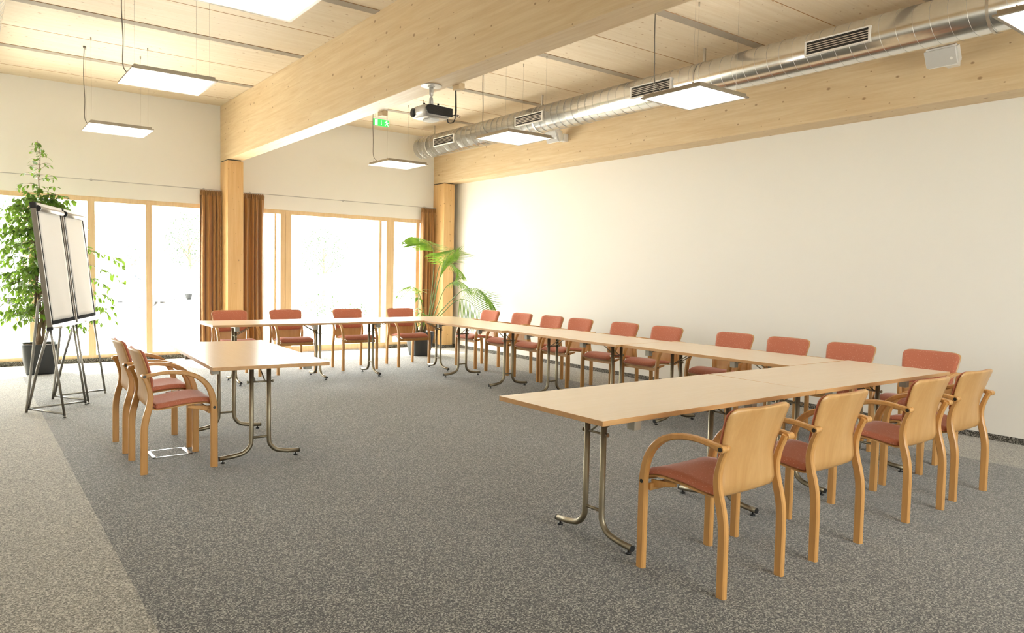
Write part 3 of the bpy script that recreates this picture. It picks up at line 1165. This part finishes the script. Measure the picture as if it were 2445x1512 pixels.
def make_chair(label, loc, rotz):
    t = thing('armchair', label, 'chair', loc, rotz, 'stackable beech armchairs with terracotta upholstery')
    bm = shell_sheet(SHELL, 14, 0.0, corner_top=0.045, corner_bot=0.02, thick=0.011, curve=0.030)
    obj('plywood_shell', bm, M['ply'], t)
    seatp = [(p[0], p[1], p[2]) for p in SHELL[0:6]]
    seatp[0] = (0.243, 0.416, 0.222)
    seatp.append((-0.150, 0.424, 0.199))
    bm = shell_sheet(seatp, 14, 0.0112, corner_top=0.02, corner_bot=0.02, shrink=0.006, thick=0.030, curve=0.0)
    obj('seat_cushion', bm, M['fabric'], t)
    backp = [(-0.199, 0.565, 0.203)] + [(p[0], p[1], p[2]) for p in SHELL[9:12]] + [(-0.2695, 0.832, 0.2305)]
    bm = shell_sheet(backp, 14, 0.0112, corner_top=0.045, corner_bot=0.03, shrink=0.006, thick=0.024, curve=0.030)
    obj('back_cushion', bm, M['fabric'], t)
    rear = smooth_pts([(-0.220, 0.0, 0), (-0.219, 0.15, 0), (-0.217, 0.30, 0), (-0.205, 0.38, 0), (-0.185, 0.46, 0), (-0.178, 0.53, 0), (-0.192, 0.60, 0), (-0.218, 0.665, 0), (-0.222, 0.676, 0)], 4)
    front = smooth_pts([(0.222, 0.0, 0), (0.222, 0.2, 0), (0.222, 0.38, 0), (0.219, 0.46, 0), (0.200, 0.54, 0), (0.160, 0.605, 0), (0.095, 0.655, 0), (0.01, 0.681, 0), (-0.08, 0.688, 0), (-0.16, 0.680, 0), (-0.222, 0.668, 0)], 4)
    n = len(front)
    for s in (-1, 1):
        bm = BM()
        ths = [0.044 - 0.016 * max(0.0, min(1.0, (p.y - 0.42) / 0.2)) for p in rear]
        add_sweep_yz(bm, [(p.x, p.y) for p in rear], s * 0.2200, 0.030, ths, ch=0.2)
        obj('rear_leg', bm, M['beech'], t)
        bm = BM()
        ths = []
        for i, p in enumerate(front):
            k = min(1.0, max(0.0, (i - 8) / (n - 16)))
            ths.append(0.046 - 0.022 * k)
        ths[-1] = 0.030
        ths[-2] = 0.030
        ths[-3] = 0.028
        add_sweep_yz(bm, [(p.x, p.y) for p in front], s * 0.2560, 0.032, ths, ch=0.2)
        add_disc(bm, (s * 0.240, -0.222, 0.668), (s, 0, 0), 0.0165, 0.032, 16)
        arm = obj('front_leg_with_armrest', bm, M['beech'], t)
        bm = BM()
        add_disc(bm, (s * 0.2715, -0.222, 0.668), (s, 0, 0), 0.0105, 0.0015, 14)
        add_disc(bm, (s * 0.2715, 0.222, 0.425), (s, 0, 0), 0.0100, 0.0015, 14)
        obj('bolt', bm, M['dark_steel'], arm)
        bm = BM()
        add_disc(bm, (s * 0.222, -0.222, 0.668), (s, 0, 0), 0.0165, 0.020, 16)
        obj('armrest_joint', bm, M['beech'], t)
        # side rail below the seat
        bm = BM()
        pr = [(0.205, 0.410, 0), (0.18, 0.413, 0), (0.14, 0.421, 0), (0.10, 0.428, 0), (0.06, 0.434, 0)]
        add_sweep_yz(bm, [(p[0], p[1]) for p in smooth_pts(pr, 3)], s * 0.212, 0.016, [0.040 - 0.002 * q for q in range(13)], ch=0.15)
        obj('side_rail', bm, M['beech'], t)
    bm = BM()
    add_box(bm, (-0.240, 0.190, 0.380), (0.240, 0.206, 0.415), bevel=0.002)
    obj('front_rail', bm, M['beech'], t)
    return t


ch0 = make_chair('nearest armchair, back to the viewer, at the free end of the near table', (2.863, 2.143, 0), 0)
near = [(3.607, 2.148, 0.0, 'second armchair from the left in the near row, seen from behind'),
        (4.617, 2.156, D(-1), 'third armchair from the left in the near row, seen from behind, before the table tip'),
        (5.324, 2.178, D(-2), 'rightmost armchair of the near row, seen from behind against the white wall')]
for x, y, r, lb in near:
    dup(ch0, (x, y, 0), r, lb)
dup(ch0, (1.178, 5.553, 0), D(-90), 'nearer of the two armchairs at the single left table, seen from the side')
dup(ch0, (1.178, 6.238, 0), D(-90), 'farther of the two armchairs at the single left table, half hidden by the nearer one')
far = [(2.815, 'far row armchair facing the viewer, leftmost, before the middle column and curtains'),
       (3.565, 'far row armchair facing the viewer, second from the left, under the wide mullion'),
       (4.478, 'far row armchair facing the viewer, third from the left, before the large pane'),
       (5.345, 'far row armchair facing the viewer, rightmost, beside the palm planter')]
for x, lb in far:
    dup(ch0, (x, 9.675, 0), D(180), lb)
wallc = [(9.03, 'wall row armchair nearest the window, its back against the drooping palm frond'),
         (8.245, 'wall row armchair, second counted from the window'),
         (7.578, 'wall row armchair, third counted from the window'),
         (7.005, 'wall row armchair, fourth counted from the window'),
         (6.215, 'wall row armchair, fifth counted from the window'),
         (5.548, 'wall row armchair, sixth counted from the window, left of the wide gap'),
         (4.633, 'wall row armchair, fourth counted from the near end, right of the wide gap'),
         (4.017, 'wall row armchair, third counted from the near end'),
         (3.390, 'wall row armchair, second counted from the near end, behind the table corner'),
         (2.705, 'wall row armchair nearest the viewer, behind the pointed near table end')]
for y, lb in wallc:
    dup(ch0, (6.205, y, 0), D(90), lb)

# ------------------------------------------------------------------ flipcharts


def make_flipchart(label, loc, rotz):
    """local: X along the board, board faces -Y, feet B (0,0) C (.66,0) A (.33,.42)"""
    t = thing('flipchart_easel', label, 'flipchart', loc, rotz, 'pair of flipchart easels')
    bt = math.atan2(0.115, 1.07)
    Mt = Matrix.Translation((0.33, 0.095, 0.83)) @ Matrix.Rotation(-bt, 4, 'X')
    w, h = 0.355, 1.09

    def b_(lo, hi, bev=0.0, mi=0):
        bm = BM()
        add_box(bm, lo, hi, bevel=bev)
        bm.transform(Mt)
        return bm
    obj('board', b_((-w + 0.02, 0.0, 0.0), (w - 0.02, 0.018, h)), M['white_plastic'], t)
    for s in (-1, 1):
        x0, x1 = sorted((s * w, s * (w - 0.022)))
        obj('side_frame', b_((x0, -0.010, -0.01), (x1, 0.032, h + 0.01), 0.003), M['frame_brown'], t)
        x0, x1 = sorted((s * (w - 0.022), s * (w - 0.050)))
        obj('edge_seal', b_((x0, -0.008, 0.02), (x1, 0.0, h - 0.03)), M['rubber'], t)
    obj('edge_seal', b_((-w + 0.024, -0.014, 0.022), (w - 0.024, 0.0, 0.056)), M['rubber'], t)
    bm = BM()   # paper pad with a gentle buckle
    nx, nz = 12, 24
    g = []
    for j in range(nz + 1):
        row = []
        z = 0.055 + (h - 0.075) * j / nz
        for i in range(nx + 1):
            x = -w + 0.053 + (2 * w - 0.106) * i / nx
            k = (1 - j / nz)
            y = -0.008 - 0.004 * k * (1 + sin(x * 14 + z * 5)) - 0.002 * sin(z * 9 + x * 8) * k
            row.append(bm.verts.new((x, y, z)))
        g.append(row)
    for a, b in zip(g, g[1:]):
        for i in range(nx):
            f = bm.faces.new((a[i], a[i + 1], b[i + 1], b[i]))
            f.smooth = True
    bm.transform(Mt)
    pp = obj('paper_pad', bm, M['paper'], t)
    so = pp.modifiers.new('thick', 'SOLIDIFY')
    so.thickness = 0.004
    so.offset = -1
    bm = BM()
    add_tube(bm, [(-w + 0.03, -0.018, h - 0.02), (w - 0.01, -0.018, h - 0.02)], 0.024, 16)
    add_box(bm, (-w + 0.02, -0.02, h - 0.005), (w - 0.005, 0.03, h + 0.03), bevel=0.004)
    bm.transform(Mt)
    cl = obj('clamp_bar', bm, M['clamp'], t)
    bm = BM()
    add_box(bm, (-w - 0.004, -0.016, h - 0.02), (-w + 0.018, 0.036, h + 0.036), bevel=0.004)
    add_disc(bm, (-w + 0.018, -0.018, h - 0.02), (1, 0, 0), 0.028, 0.014, 16)
    bm.transform(Mt)
    obj('corner_cap', bm, M['black'], cl)
    bm = BM()
    add_box(bm, (-w - 0.002, -0.014, -0.028), (-w + 0.022, 0.036, 0.004), bevel=0.004)
    bm.transform(Mt)
    obj('corner_cap', bm, M['black'], t)
    bm = BM()
    add_box(bm, (-w + 0.02, -0.085, -0.012), (w, 0.03, -0.004), bevel=0.002)
    add_box(bm, (-w + 0.02, -0.088, -0.012), (w, -0.083, 0.008))
    add_box(bm, (-w + 0.02, -0.012, -0.02), (w, 0.03, 0.022), bevel=0.002)
    bm.transform(Mt)
    obj('pen_tray', bm, M['alu'], t)
    B, C, A = Vector((0, 0, 0)), Vector((0.66, 0, 0)), Vector((0.33, 0.41, 0))
    for p, q in ((B, (0.0, 0.112, 0.86)), (C, (0.66, 0.112, 0.86))):
        bm = BM()
        add_tube(bm, [p + Vector((0, 0, 0.006)), q], 0.0105, 12)
        add_tube(bm, [p, p + Vector((0, 0, 0.02))], 0.012, 10)
        obj('leg', bm, M['grey_tube'], t)
    bm = BM()
    add_tube(bm, smooth_pts([A + Vector((-0.012, 0, 0.0)), (0.305, 0.345, 0.55), (0.300, 0.297, 1.00), (0.300, 0.285, 1.045), (0.300, 0.255, 1.068), (0.300, 0.222, 1.05), (0.300, 0.185, 0.97)], 5), 0.012, 12)
    obj('leg', bm, M['grey_tube'], t)
    bm = BM()
    add_tube(bm, [A + Vector((-0.004, -0.012, 0.03)), (0.16, 0.26, 0.45), (0.02, 0.118, 0.84)], 0.012, 12)
    obj('leg', bm, M['grey_tube'], t)
    bm = BM()
    add_tube(bm, [A + Vector((0, 0, 0.035)), B + Vector((0, 0.005, 0.035))], 0.009, 10)
    add_tube(bm, [A + Vector((0, 0, 0.035)), C + Vector((0, 0.005, 0.035))], 0.009, 10)
    obj('base_tube', bm, M['grey_tube'], t)
    bm = BM()
    add_box(bm, (0.28, 0.155, 0.86), (0.38, 0.185, 1.05), bevel=0.004)
    add_disc(bm, (0.30, 0.19, 0.93), (0, 1, 0), 0.018, 0.03, 12)
    obj('height_clamp', bm, M['black'], t)
    return t


fl = make_flipchart('left flipchart easel with blank paper, standing nearest the viewer beside the ficus', (0.732, 7.704, 0), radians(68.74))
dup(fl, (1.003, 8.382, 0), radians(69.2), 'right flipchart easel with blank paper, its board touching the left one')

# ------------------------------------------------------------------ floor box under the left chairs
t = thing('floor_socket_box', 'metal-edged floor socket lid in the carpet under the nearer left armchair', 'floor box', (1.228, 5.87, 0))
bm = BM()
w, d = 0.135, 0.12
for lo, hi in (((-w, -d, 0), (w, -d + 0.012, 0.004)), ((-w, d - 0.012, 0), (w, d, 0.004)), ((-w, -d, 0), (-w + 0.022, d, 0.004)), ((w - 0.030, -d, 0), (w, d, 0.004))):
    add_box(bm, lo, hi)
obj('metal_frame', bm, M['alu'], t)
bm = BM()
add_box(bm, (-w + 0.022, -d + 0.012, 0.0005), (w - 0.030, d - 0.012, 0.003))
obj('carpet_lid', bm, M['carpet_base'], t)

# ------------------------------------------------------------------ plants


def planter(t, r0, r1, h, seg=40, e=0.45):
    bm = BM()
    rings = []
    for z, r in ((0.0, r0 * 0.96), (0.02, r0), (h * 0.5, r0 + (r1 - r0) * 0.55), (h - 0.02, r1), (h, r1 * 0.995), (h, r1 * 0.90), (h - 0.05, r1 * 0.88)):
        ring = []
        for k in range(seg):
            a = 2 * pi * k / seg
            ca, sa = cos(a), sin(a)
            ring.append(bm.verts.new((r * math.copysign(abs(ca) ** e, ca), r * math.copysign(abs(sa) ** e, sa), z)))
        rings.append(ring)
    for a, b in zip(rings, rings[1:]):
        for k in range(seg):
            f = bm.faces.new((a[k], a[(k + 1) % seg], b[(k + 1) % seg], b[k]))
            f.smooth = True
    bm.faces.new(rings[0][::-1])
    obj('planter_pot', bm, M['pot'], t)
    bm = BM()
    ring = []
    rr = random.Random(2)
    c = bm.verts.new((0, 0, h - 0.02))
    for k in range(seg):
        a = 2 * pi * k / seg
        ca, sa = cos(a), sin(a)
        r = r1 * 0.885
        ring.append(bm.verts.new((r * math.copysign(abs(ca) ** e, ca), r * math.copysign(abs(sa) ** e, sa), h - 0.045 + rr.uniform(0, 0.02))))
    for k in range(seg):
        bm.faces.new((ring[k], ring[(k + 1) % seg], c))
    obj('soil', bm, M['soil'], t)


def add_leaf(bm, p, d, up, L, W, fold=0.25, curl=0.2, nseg=3):
    """pointed oval leaf starting at p, growing in direction d"""
    d = d.normalized()
    side = d.cross(up)
    if side.length < 1e-4:
        side = d.cross(Vector((1, 0, 0)))
    side.normalize()
    nn = side.cross(d).normalized()
    mid, lf, rt = [], [], []
    for i in range(nseg + 1):
        s = i / nseg
        wd = W * 0.5 * (sin(pi * min(1.0, s * 0.92 + 0.06)) ** 0.8) * (1 - 0.25 * s)
        if i == nseg:
            wd = 0
        c = p + d * (L * s) - nn * (curl * L * s * s)
        mid.append(bm.verts.new(c))
        if i < nseg and i > 0:
            lf.append(bm.verts.new(c + side * wd + nn * (wd * fold)))
            rt.append(bm.verts.new(c - side * wd + nn * (wd * fold)))
    # triangles and quads
    for g, sgn in ((lf, 1), (rt, -1)):
        seq = [mid[0]] + g + [mid[-1]]
        for i in range(nseg):
            a, b = seq[i], seq[i + 1]
            vs = [mid[i], mid[i + 1], b, a]
            u = []
            for v in vs:
                if v not in u:
                    u.append(v)
            if len(u) >= 3:
                try:
                    f = bm.faces.new(u if sgn > 0 else u[::-1])
                    f.smooth = True
                except ValueError:
                    pass


t = thing('potted_ficus', 'tall leafy weeping fig in a dark square pot behind the flipcharts', 'plant', (0.79, 11.03, 0))
planter(t, 0.165, 0.215, 0.385)
rr = random.Random(21)
bm = BM()
trunks = []
for k in range(5):
    a = 2 * pi * k / 5
    pts = []
    for j in range(9):
        z = 0.34 + j * 0.18
        tw = a + j * 0.55
        rad = 0.035 + 0.006 * j
        pts.append((rad * cos(tw) + 0.02 * j * 0.2, rad * sin(tw), z))
    P = smooth_pts(pts, 3)
    add_tube(bm, P, [0.016 * (1 - 0.5 * i / len(P)) + 0.003 for i in range(len(P))], 7)
    trunks.append(P)
obj('trunk', bm, M['bark'], t)
br = BM()
lv = BM()


def twig(p0, d0, L, droop, nleaf, r0=0.004, leafL=0.085):
    pts = [p0]
    d = d0.normalized()
    step = L / 7
    p = p0.copy()
    for i in range(7):
        d = (d + Vector((rr.uniform(-.16, .16), rr.uniform(-.16, .16), -droop + rr.uniform(-.08, .08)))).normalized()
        p = p + d * step
        pts.append(p.copy())
    add_tube(br, pts, [r0 * (1 - 0.8 * i / 7) for i in range(8)], 5)
    for i in range(nleaf):
        s = 0.12 + 0.88 * (i + rr.random() * 0.6) / nleaf
        f = min(6.999, s * 7)
        k = int(f)
        q = pts[k].lerp(pts[k + 1], f - k)
        ld = Vector((rr.uniform(-1, 1), rr.uniform(-1, 1), rr.uniform(-1.1, 0.25)))
        ld = (ld.normalized() + (pts[k + 1] - pts[k]).normalized() * 0.5)
        l = leafL * rr.uniform(0.65, 1.15)
        add_leaf(lv, q, ld, Vector((rr.uniform(-.5, .5), rr.uniform(-.5, .5), 1)), l, l * 0.55, 0.2, 0.25)


for i in range(260):
    zz = 0.62 + 1.62 * (i / 260) ** 0.9
    a = rr.uniform(0, 2 * pi)
    # the crown is kept away from the glazing behind it
    d = Vector((cos(a), sin(a) * 0.85 - 0.1, rr.uniform(0.1, 0.9)))
    base = Vector((0.02 * cos(a), 0.02 * sin(a), zz))
    Lb = 0.56 if zz < 1.9 else 0.42
    twig(base, d, Lb * rr.uniform(0.6, 1.15), 0.16, 16)
# hanging lower sprays and long sprays to the right
for (x, y, z, dx, dy, dz, L, n) in ((0.10, -0.05, 1.55, 1.0, -0.25, 0.42, 0.95, 22), (0.1, -0.1, 1.45, 1.0, -0.35, 0.25, 0.95, 20), (0.1, -0.05, 1.15, 1.0, -0.2, 0.15, 0.85, 24),
                                   (0.1, -0.1, 0.95, 1.0, -0.4, 0.2, 0.85, 26), (0.05, -0.1, 0.85, 1.0, -0.5, 0.1, 0.75, 26), (0.05, -0.1, 0.8, 0.8, -0.5, 0.0, 0.55, 24),
                                   (0.1, 0, 1.3, 1.0, -0.1, 0.3, 0.8, 24), (0.0, -0.1, 1.9, 0.3, -0.3, 0.5, 0.5, 16)):
    for k in range(2):
        twig(Vector((x, y, z)), Vector((dx, dy + rr.uniform(-.15, .1), dz + rr.uniform(-.1, .1))), L * rr.uniform(0.85, 1.05), 0.13, n)
# leader and upper sprays
lead = smooth_pts([(0.02, 0, 1.7), (0.03, -0.02, 2.1), (0.01, -0.02, 2.45), (0.03, -0.02, 2.75), (0.0, -0.02, 2.95)], 5)
add_tube(br, lead, [0.009 * (1 - 0.85 * i / len(lead)) for i in range(len(lead))], 6)
for i in range(46):
    f = i / 46
    q = Vector(lead[int(f * (len(lead) - 1))])
    a = rr.uniform(0, 2 * pi)
    L = (0.42 * (1 - f) ** 1.3 + 0.07)
    twig(q, Vector((cos(a), sin(a) * 0.8 - 0.1, rr.uniform(0.2, 0.9))), L, 0.12, max(3, int(15 * (1 - f) ** 1.2)), 0.003, 0.068)
obj('branches', br, M['bark'], t)
obj('foliage', lv, M['ficus_leaf'], t)

# kentia palm
t = thing('potted_palm', 'arching kentia palm in a dark round-cornered pot in the far right corner', 'plant', (6.13, 10.66, 0))
planter(t, 0.150, 0.205, 0.405)
ox, oy = 6.13, 10.66
bm = BM()
for k, (x, y) in enumerate(((0.02, 0.0), (0.06, -0.03), (-0.03, 0.03), (0.0, -0.05), (0.09, 0.02))):
    add_tube(bm, [(x, y, 0.36), (x * 1.3, y * 1.3, 0.46), (x * 1.8, y * 1.8, 0.56)], [0.030, 0.022, 0.010], 8)
obj('stem_base', bm, M['bark'], t)


def frond(path, s0, leafL, n, droop, spread=1.0, leafW=0.022, lift=0.15, fan=None):
    rr2 = random.Random(int(path[0][0] * 1000 + n))
    P = smooth_pts([(p[0] - ox, p[1] - oy, p[2]) for p in path], 8)
    bm = BM()
    N = len(P)
    add_tube(bm, P, [0.0075 * (1 - 0.8 * i / N) + 0.0012 for i in range(N)], 6, mi=1)
    for i in range(n):
        s = s0 + (1 - s0) * (i + 0.5) / n
        f = s * (N - 1.001)
        k = int(f)
        q = P[k].lerp(P[k + 1], f - k)
        tn = (P[k + 1] - P[k]).normalized()
        prof = sin(pi * min(1, ((s - s0) / (1 - s0)) * 0.82 + 0.16)) ** 0.7
        L = leafL * prof * rr2.uniform(0.9, 1.08)
        side = tn.cross(Vector((0, 0, 1)))
        if side.length < 0.2:
            side = Vector((1, -0.3, 0))
        side.normalize()
        if fan:
            side = Vector(fan).normalized()
        for sg in (-1, 1):
            d = (side * sg * spread + tn * 0.42 + Vector((0, 0, lift)))
            d.normalize()
            # leaflet as a drooping narrow ribbon
            m = 6
            pts, p, dd = [q.copy()], q.copy(), d.copy()
            for j in range(m):
                dd = (dd + Vector((0, 0, -droop))).normalized()
                p = p + dd * (L / m)
                # keep clear of the wall and glazing
                if p.x + ox > 7.39:
                    p.x = 7.39 - ox
                pts.append(p.copy())
            wdir = (dd.cross(Vector((0, 0, 1))))
            if wdir.length < 0.1:
                wdir = tn.copy()
            wdir.normalize()
            wdir = (wdir * (0.0 if fan else 0.7) + tn * 0.7).normalized()
            rows = []
            for j, pp in enumerate(pts):
                u = j / m
                w = leafW * 0.5 * (0.35 + 1.5 * u if u < 0.4 else max(0.0, (1 - u) / 0.6) ** 0.7 * 0.95) if j < m else 0.0006
                rows.append((bm.verts.new(pp + wdir * w), bm.verts.new(pp - wdir * w)))
            for (a, b), (c, e) in zip(rows, rows[1:]):
                fc = bm.faces.new((a, b, e, c))
                fc.smooth = True
    return obj('frond', bm, [M['palm_leaf'], M['palm_stem']], t)


frond([(6.265, 10.62, 0.519), (6.295, 10.6, 0.908), (6.316, 10.56, 1.331), (6.298, 10.50, 1.661), (6.190, 10.42, 1.829), (5.986, 10.36, 1.918), (5.788, 10.32, 1.962)], 0.56, 0.56, 24, 0.09, 1.0, 0.022, -0.02)
frond([(6.289, 10.62, 0.518), (6.33, 10.50, 1.0), (6.34, 10.35, 1.40), (6.34, 10.15, 1.66), (6.33, 9.90, 1.76)], 0.58, 0.50, 20, 0.08, 1.2, 0.022, 0.10)
frond([(6.289, 10.62, 0.518), (6.36, 10.55, 1.051), (6.423, 10.5, 1.334), (6.578, 10.45, 1.549), (6.686, 10.4, 1.608)], 0.45, 0.46, 22, 0.06, 0.6, 0.022, 0.6)
frond([(6.329, 10.62, 0.553), (6.499, 10.5, 0.805), (6.618, 10.3, 1.025), (6.717, 10.2, 1.12), (6.903, 10.1, 1.138), (7.051, 10.0, 0.987), (7.185, 9.95, 0.776)], 0.44, 0.40, 24, 0.20, 0.9, 0.022, 0.1)
frond([(6.33, 10.62, 0.517), (6.45, 10.45, 0.72), (6.56, 10.30, 0.90), (6.64, 10.15, 0.96), (6.72, 10.00, 0.90), (6.81, 9.88, 0.76), (6.90, 9.78, 0.60)], 0.44, 0.50, 22, 0.11, 1.0, 0.021, 0.0, fan=(0.42, -0.05, 0.80))
frond([(6.331, 10.65, 0.515), (6.496, 10.7, 0.831), (6.633, 10.7, 1.118), (6.827, 10.7, 1.25), (6.935, 10.6, 1.224), (7.001, 10.5, 1.126)], 0.50, 0.36, 20, 0.20, 0.9, 0.020, 0.0)
frond([(6.265, 10.62, 0.519), (6.349, 10.6, 1.049), (6.448, 10.6, 1.474), (6.546, 10.6, 1.583), (6.75, 10.5, 1.47), (6.842, 10.5, 1.305)], 0.48, 0.38, 20, 0.16, 0.8, 0.020, 0.1)
frond([(6.248, 10.62, 0.519), (6.163, 10.65, 0.836), (6.095, 10.65, 1.047), (5.946, 10.6, 1.152), (5.736, 10.5, 1.12), (5.597, 10.45, 0.972)], 0.44, 0.30, 20, 0.18, 0.9, 0.018, 0.0)
# broad-leaved companion plant at the left of the pot
bm = BM()
for (x, y, z, n) in ((-0.02, 0.04, 1.08, 9), (-0.08, 0.05, 0.80, 8), (0.03, 0.0, 0.72, 7), (-0.10, -0.02, 0.62, 7), (0.08, -0.05, 0.60, 6), (0.16, -0.04, 0.68, 6)):
    add_tube(bm, smooth_pts([(x * 0.3, y * 0.3, 0.36), (x * 0.8, y, 0.36 + (z - 0.36) * 0.5), (x, y, z)], 4), 0.005, 6, mi=1)
    for k in range(n):
        a = 2 * pi * k / n + z * 5
        d = Vector((cos(a), sin(a) * 0.9, rr.uniform(-0.1, 0.55)))
        add_leaf(bm, Vector((x, y, z - 0.015 * k)), d, Vector((0, 0, 1)), rr.uniform(0.16, 0.26), 0.050, 0.2, 0.45, 5)
obj('companion_foliage', bm, [M['palm_leaf'], M['palm_stem']], t)

# ------------------------------------------------------------------ outside, seen washed out through the glass
bm = BM()
add_box(bm, (-60, 12.25, -0.25), (90, 140, -0.10))
add_box(bm, (-60, -60, -0.25), (LX - 0.2, 12.25, -0.10))
add_box(bm, (LX - 0.2, -60, -0.25), (90, BY - 0.2, -0.10))
o = struct('ground', bm, M['concrete'])


def car(loc, rotz, paint_m, label):
    t = thing('car', label, 'car', loc, rotz)
    prof = [(-2.15, 0.28), (-2.15, 0.72), (-2.0, 0.88), (-1.25, 0.98), (-0.65, 1.42), (0.75, 1.46), (1.55, 1.05), (2.05, 0.95), (2.15, 0.7), (2.15, 0.28)]
    bm = BM()
    rows = []
    for x, ins in ((-0.86, 0.0), (-0.80, 0.0), (0.80, 0.0), (0.86, 0.0)):
        k = 0.93 if abs(x) > 0.84 else 1.0
        rows.append([bm.verts.new((x * (0.86 if pz > 1.2 else 1.0), py, 0.28 + (pz - 0.28) * k)) for py, pz in prof])
    for a, b in zip(rows, rows[1:]):
        for i in range(len(prof)):
            bm.faces.new((a[i], a[(i + 1) % len(prof)], b[(i + 1) % len(prof)], b[i]))
    bm.faces.new(rows[0])
    bm.faces.new(rows[-1])
    obj('body', bm, paint_m, t)
    for nm, pts in (('windscreen', [(-1.20, 1.0), (-0.66, 1.40), (-0.60, 1.41), (-1.10, 1.0)]),):
        bm = BM()
        add_box(bm, (-0.66, -1.0, 1.02), (0.66, 0.0, 1.03))
        bm.free()
        bm = BM()
        vs = [bm.verts.new(v) for v in ((-0.70, -1.235, 1.02), (0.70, -1.235, 1.02), (0.62, -0.70, 1.40), (-0.62, -0.70, 1.40))]
        bm.faces.new(vs)
        r = bmesh.ops.extrude_face_region(bm, geom=list(bm.faces))
        for v in r['geom']:
            if isinstance(v, bmesh.types.BMVert):
                v.co += Vector((0, -0.012, 0.012))
        obj('windscreen', bm, M['car_glass'], t)
    bm = BM()
    for s in (-1, 1):
        vs = [bm.verts.new((s * 0.875, y, z)) for y, z in ((-1.0, 1.0), (-0.62, 1.34), (0.70, 1.36), (1.25, 1.04))]
        bm.faces.new(vs)
    r = bmesh.ops.extrude_face_region(bm, geom=list(bm.faces))
    for v in r['geom']:
        if isinstance(v, bmesh.types.BMVert):
            v.co.x *= 0.9
    obj('side_window', bm, M['car_glass'], t)
    for y in (-1.35, 1.35):
        for s in (-1, 1):
            bm = BM()
            add_tube(bm, [(s * 0.70, y, 0.31), (s * 0.875, y, 0.31)], 0.31, 20)
            obj('wheel', bm, M['tyre'], t)
    return t


car((3.9, 28.5, -0.1), D(75), M['car_silver'], 'parked silver car outside, washed out, seen beside the right flipchart')
car((6.3, 34.0, -0.1), D(-20), M['car_white'], 'parked white car outside, washed out, left of the narrow mullion')
car((9.6, 36.5, -0.1), D(-25), M['car_silver'], 'parked silver car outside, washed out, right of the narrow mullion')
car((0.3, 33.0, -0.1), D(15), M['car_white'], 'parked white car outside, washed out, behind the flipchart boards')


def tree(loc, h, r, seed, label, kind='tree', n=1500, trunk=True, ls=0.22):
    rg = random.Random(seed)
    t = thing('garden_tree' if kind == 'tree' else 'garden_shrub', label, kind, loc)
    if trunk:
        bm = BM()
        add_tube(bm, [(0, 0, 0), (0.05, 0, h * 0.3), (0, 0.05, h * 0.7)], [0.14, 0.10, 0.04], 8)
        for k in range(6):
            a = k * 1.1
            add_tube(bm, [(0.02, 0, h * (0.3 + 0.05 * k)), (r * 0.5 * cos(a), r * 0.5 * sin(a), h * (0.5 + 0.06 * k))], [0.05, 0.015], 6)
        obj('trunk', bm, M['bark'], t)
    bm = BM()
    cz = h * 0.66 if trunk else h * 0.5
    for i in range(n):
        while True:
            v = Vector((rg.uniform(-1, 1), rg.uniform(-1, 1), rg.uniform(-1, 1)))
            if v.length < 1 and rg.random() < 0.35 + v.length:
                break
        q = Vector((v.x * r, v.y * r, cz + v.z * (h * (0.36 if trunk else 0.48))))
        add_leaf(bm, q, Vector((rg.uniform(-1, 1), rg.uniform(-1, 1), rg.uniform(-1, .6))), Vector((0, 0, 1)), ls, ls * 0.6, 0.2, 0.2, 2)
    obj('foliage', bm, M['outside_leaf'], t)
    return t


tree((7.3, 44.0, -0.1), 2.6, 1.1, 1, 'faint green bush-like tree outside behind the parked cars, left of the narrow mullion', n=1500, ls=0.15)
tree((10.3, 44.0, -0.1), 4.6, 1.4, 2, 'faint green tree outside, right of the narrow mullion', n=2200, ls=0.16)
tree((2.4, 42.0, -0.1), 6.0, 2.2, 3, 'faint green tree outside behind the ficus crown', n=2200, ls=0.2)
tree((16.6, 40.0, -0.1), 3.9, 1.4, 4, 'pale yellow-green tree outside in the left part of the large pane', n=1800, ls=0.16)
tree((9.3, 22.5, -0.1), 0.75, 0.75, 5, 'low green shrub outside at the lower left of the large pane', 'shrub', 420, False, 0.12)
tree((10.6, 22.5, -0.1), 0.5, 0.6, 6, 'small loose shrub outside, right of the lower left shrub in the large pane', 'shrub', 220, False, 0.12)
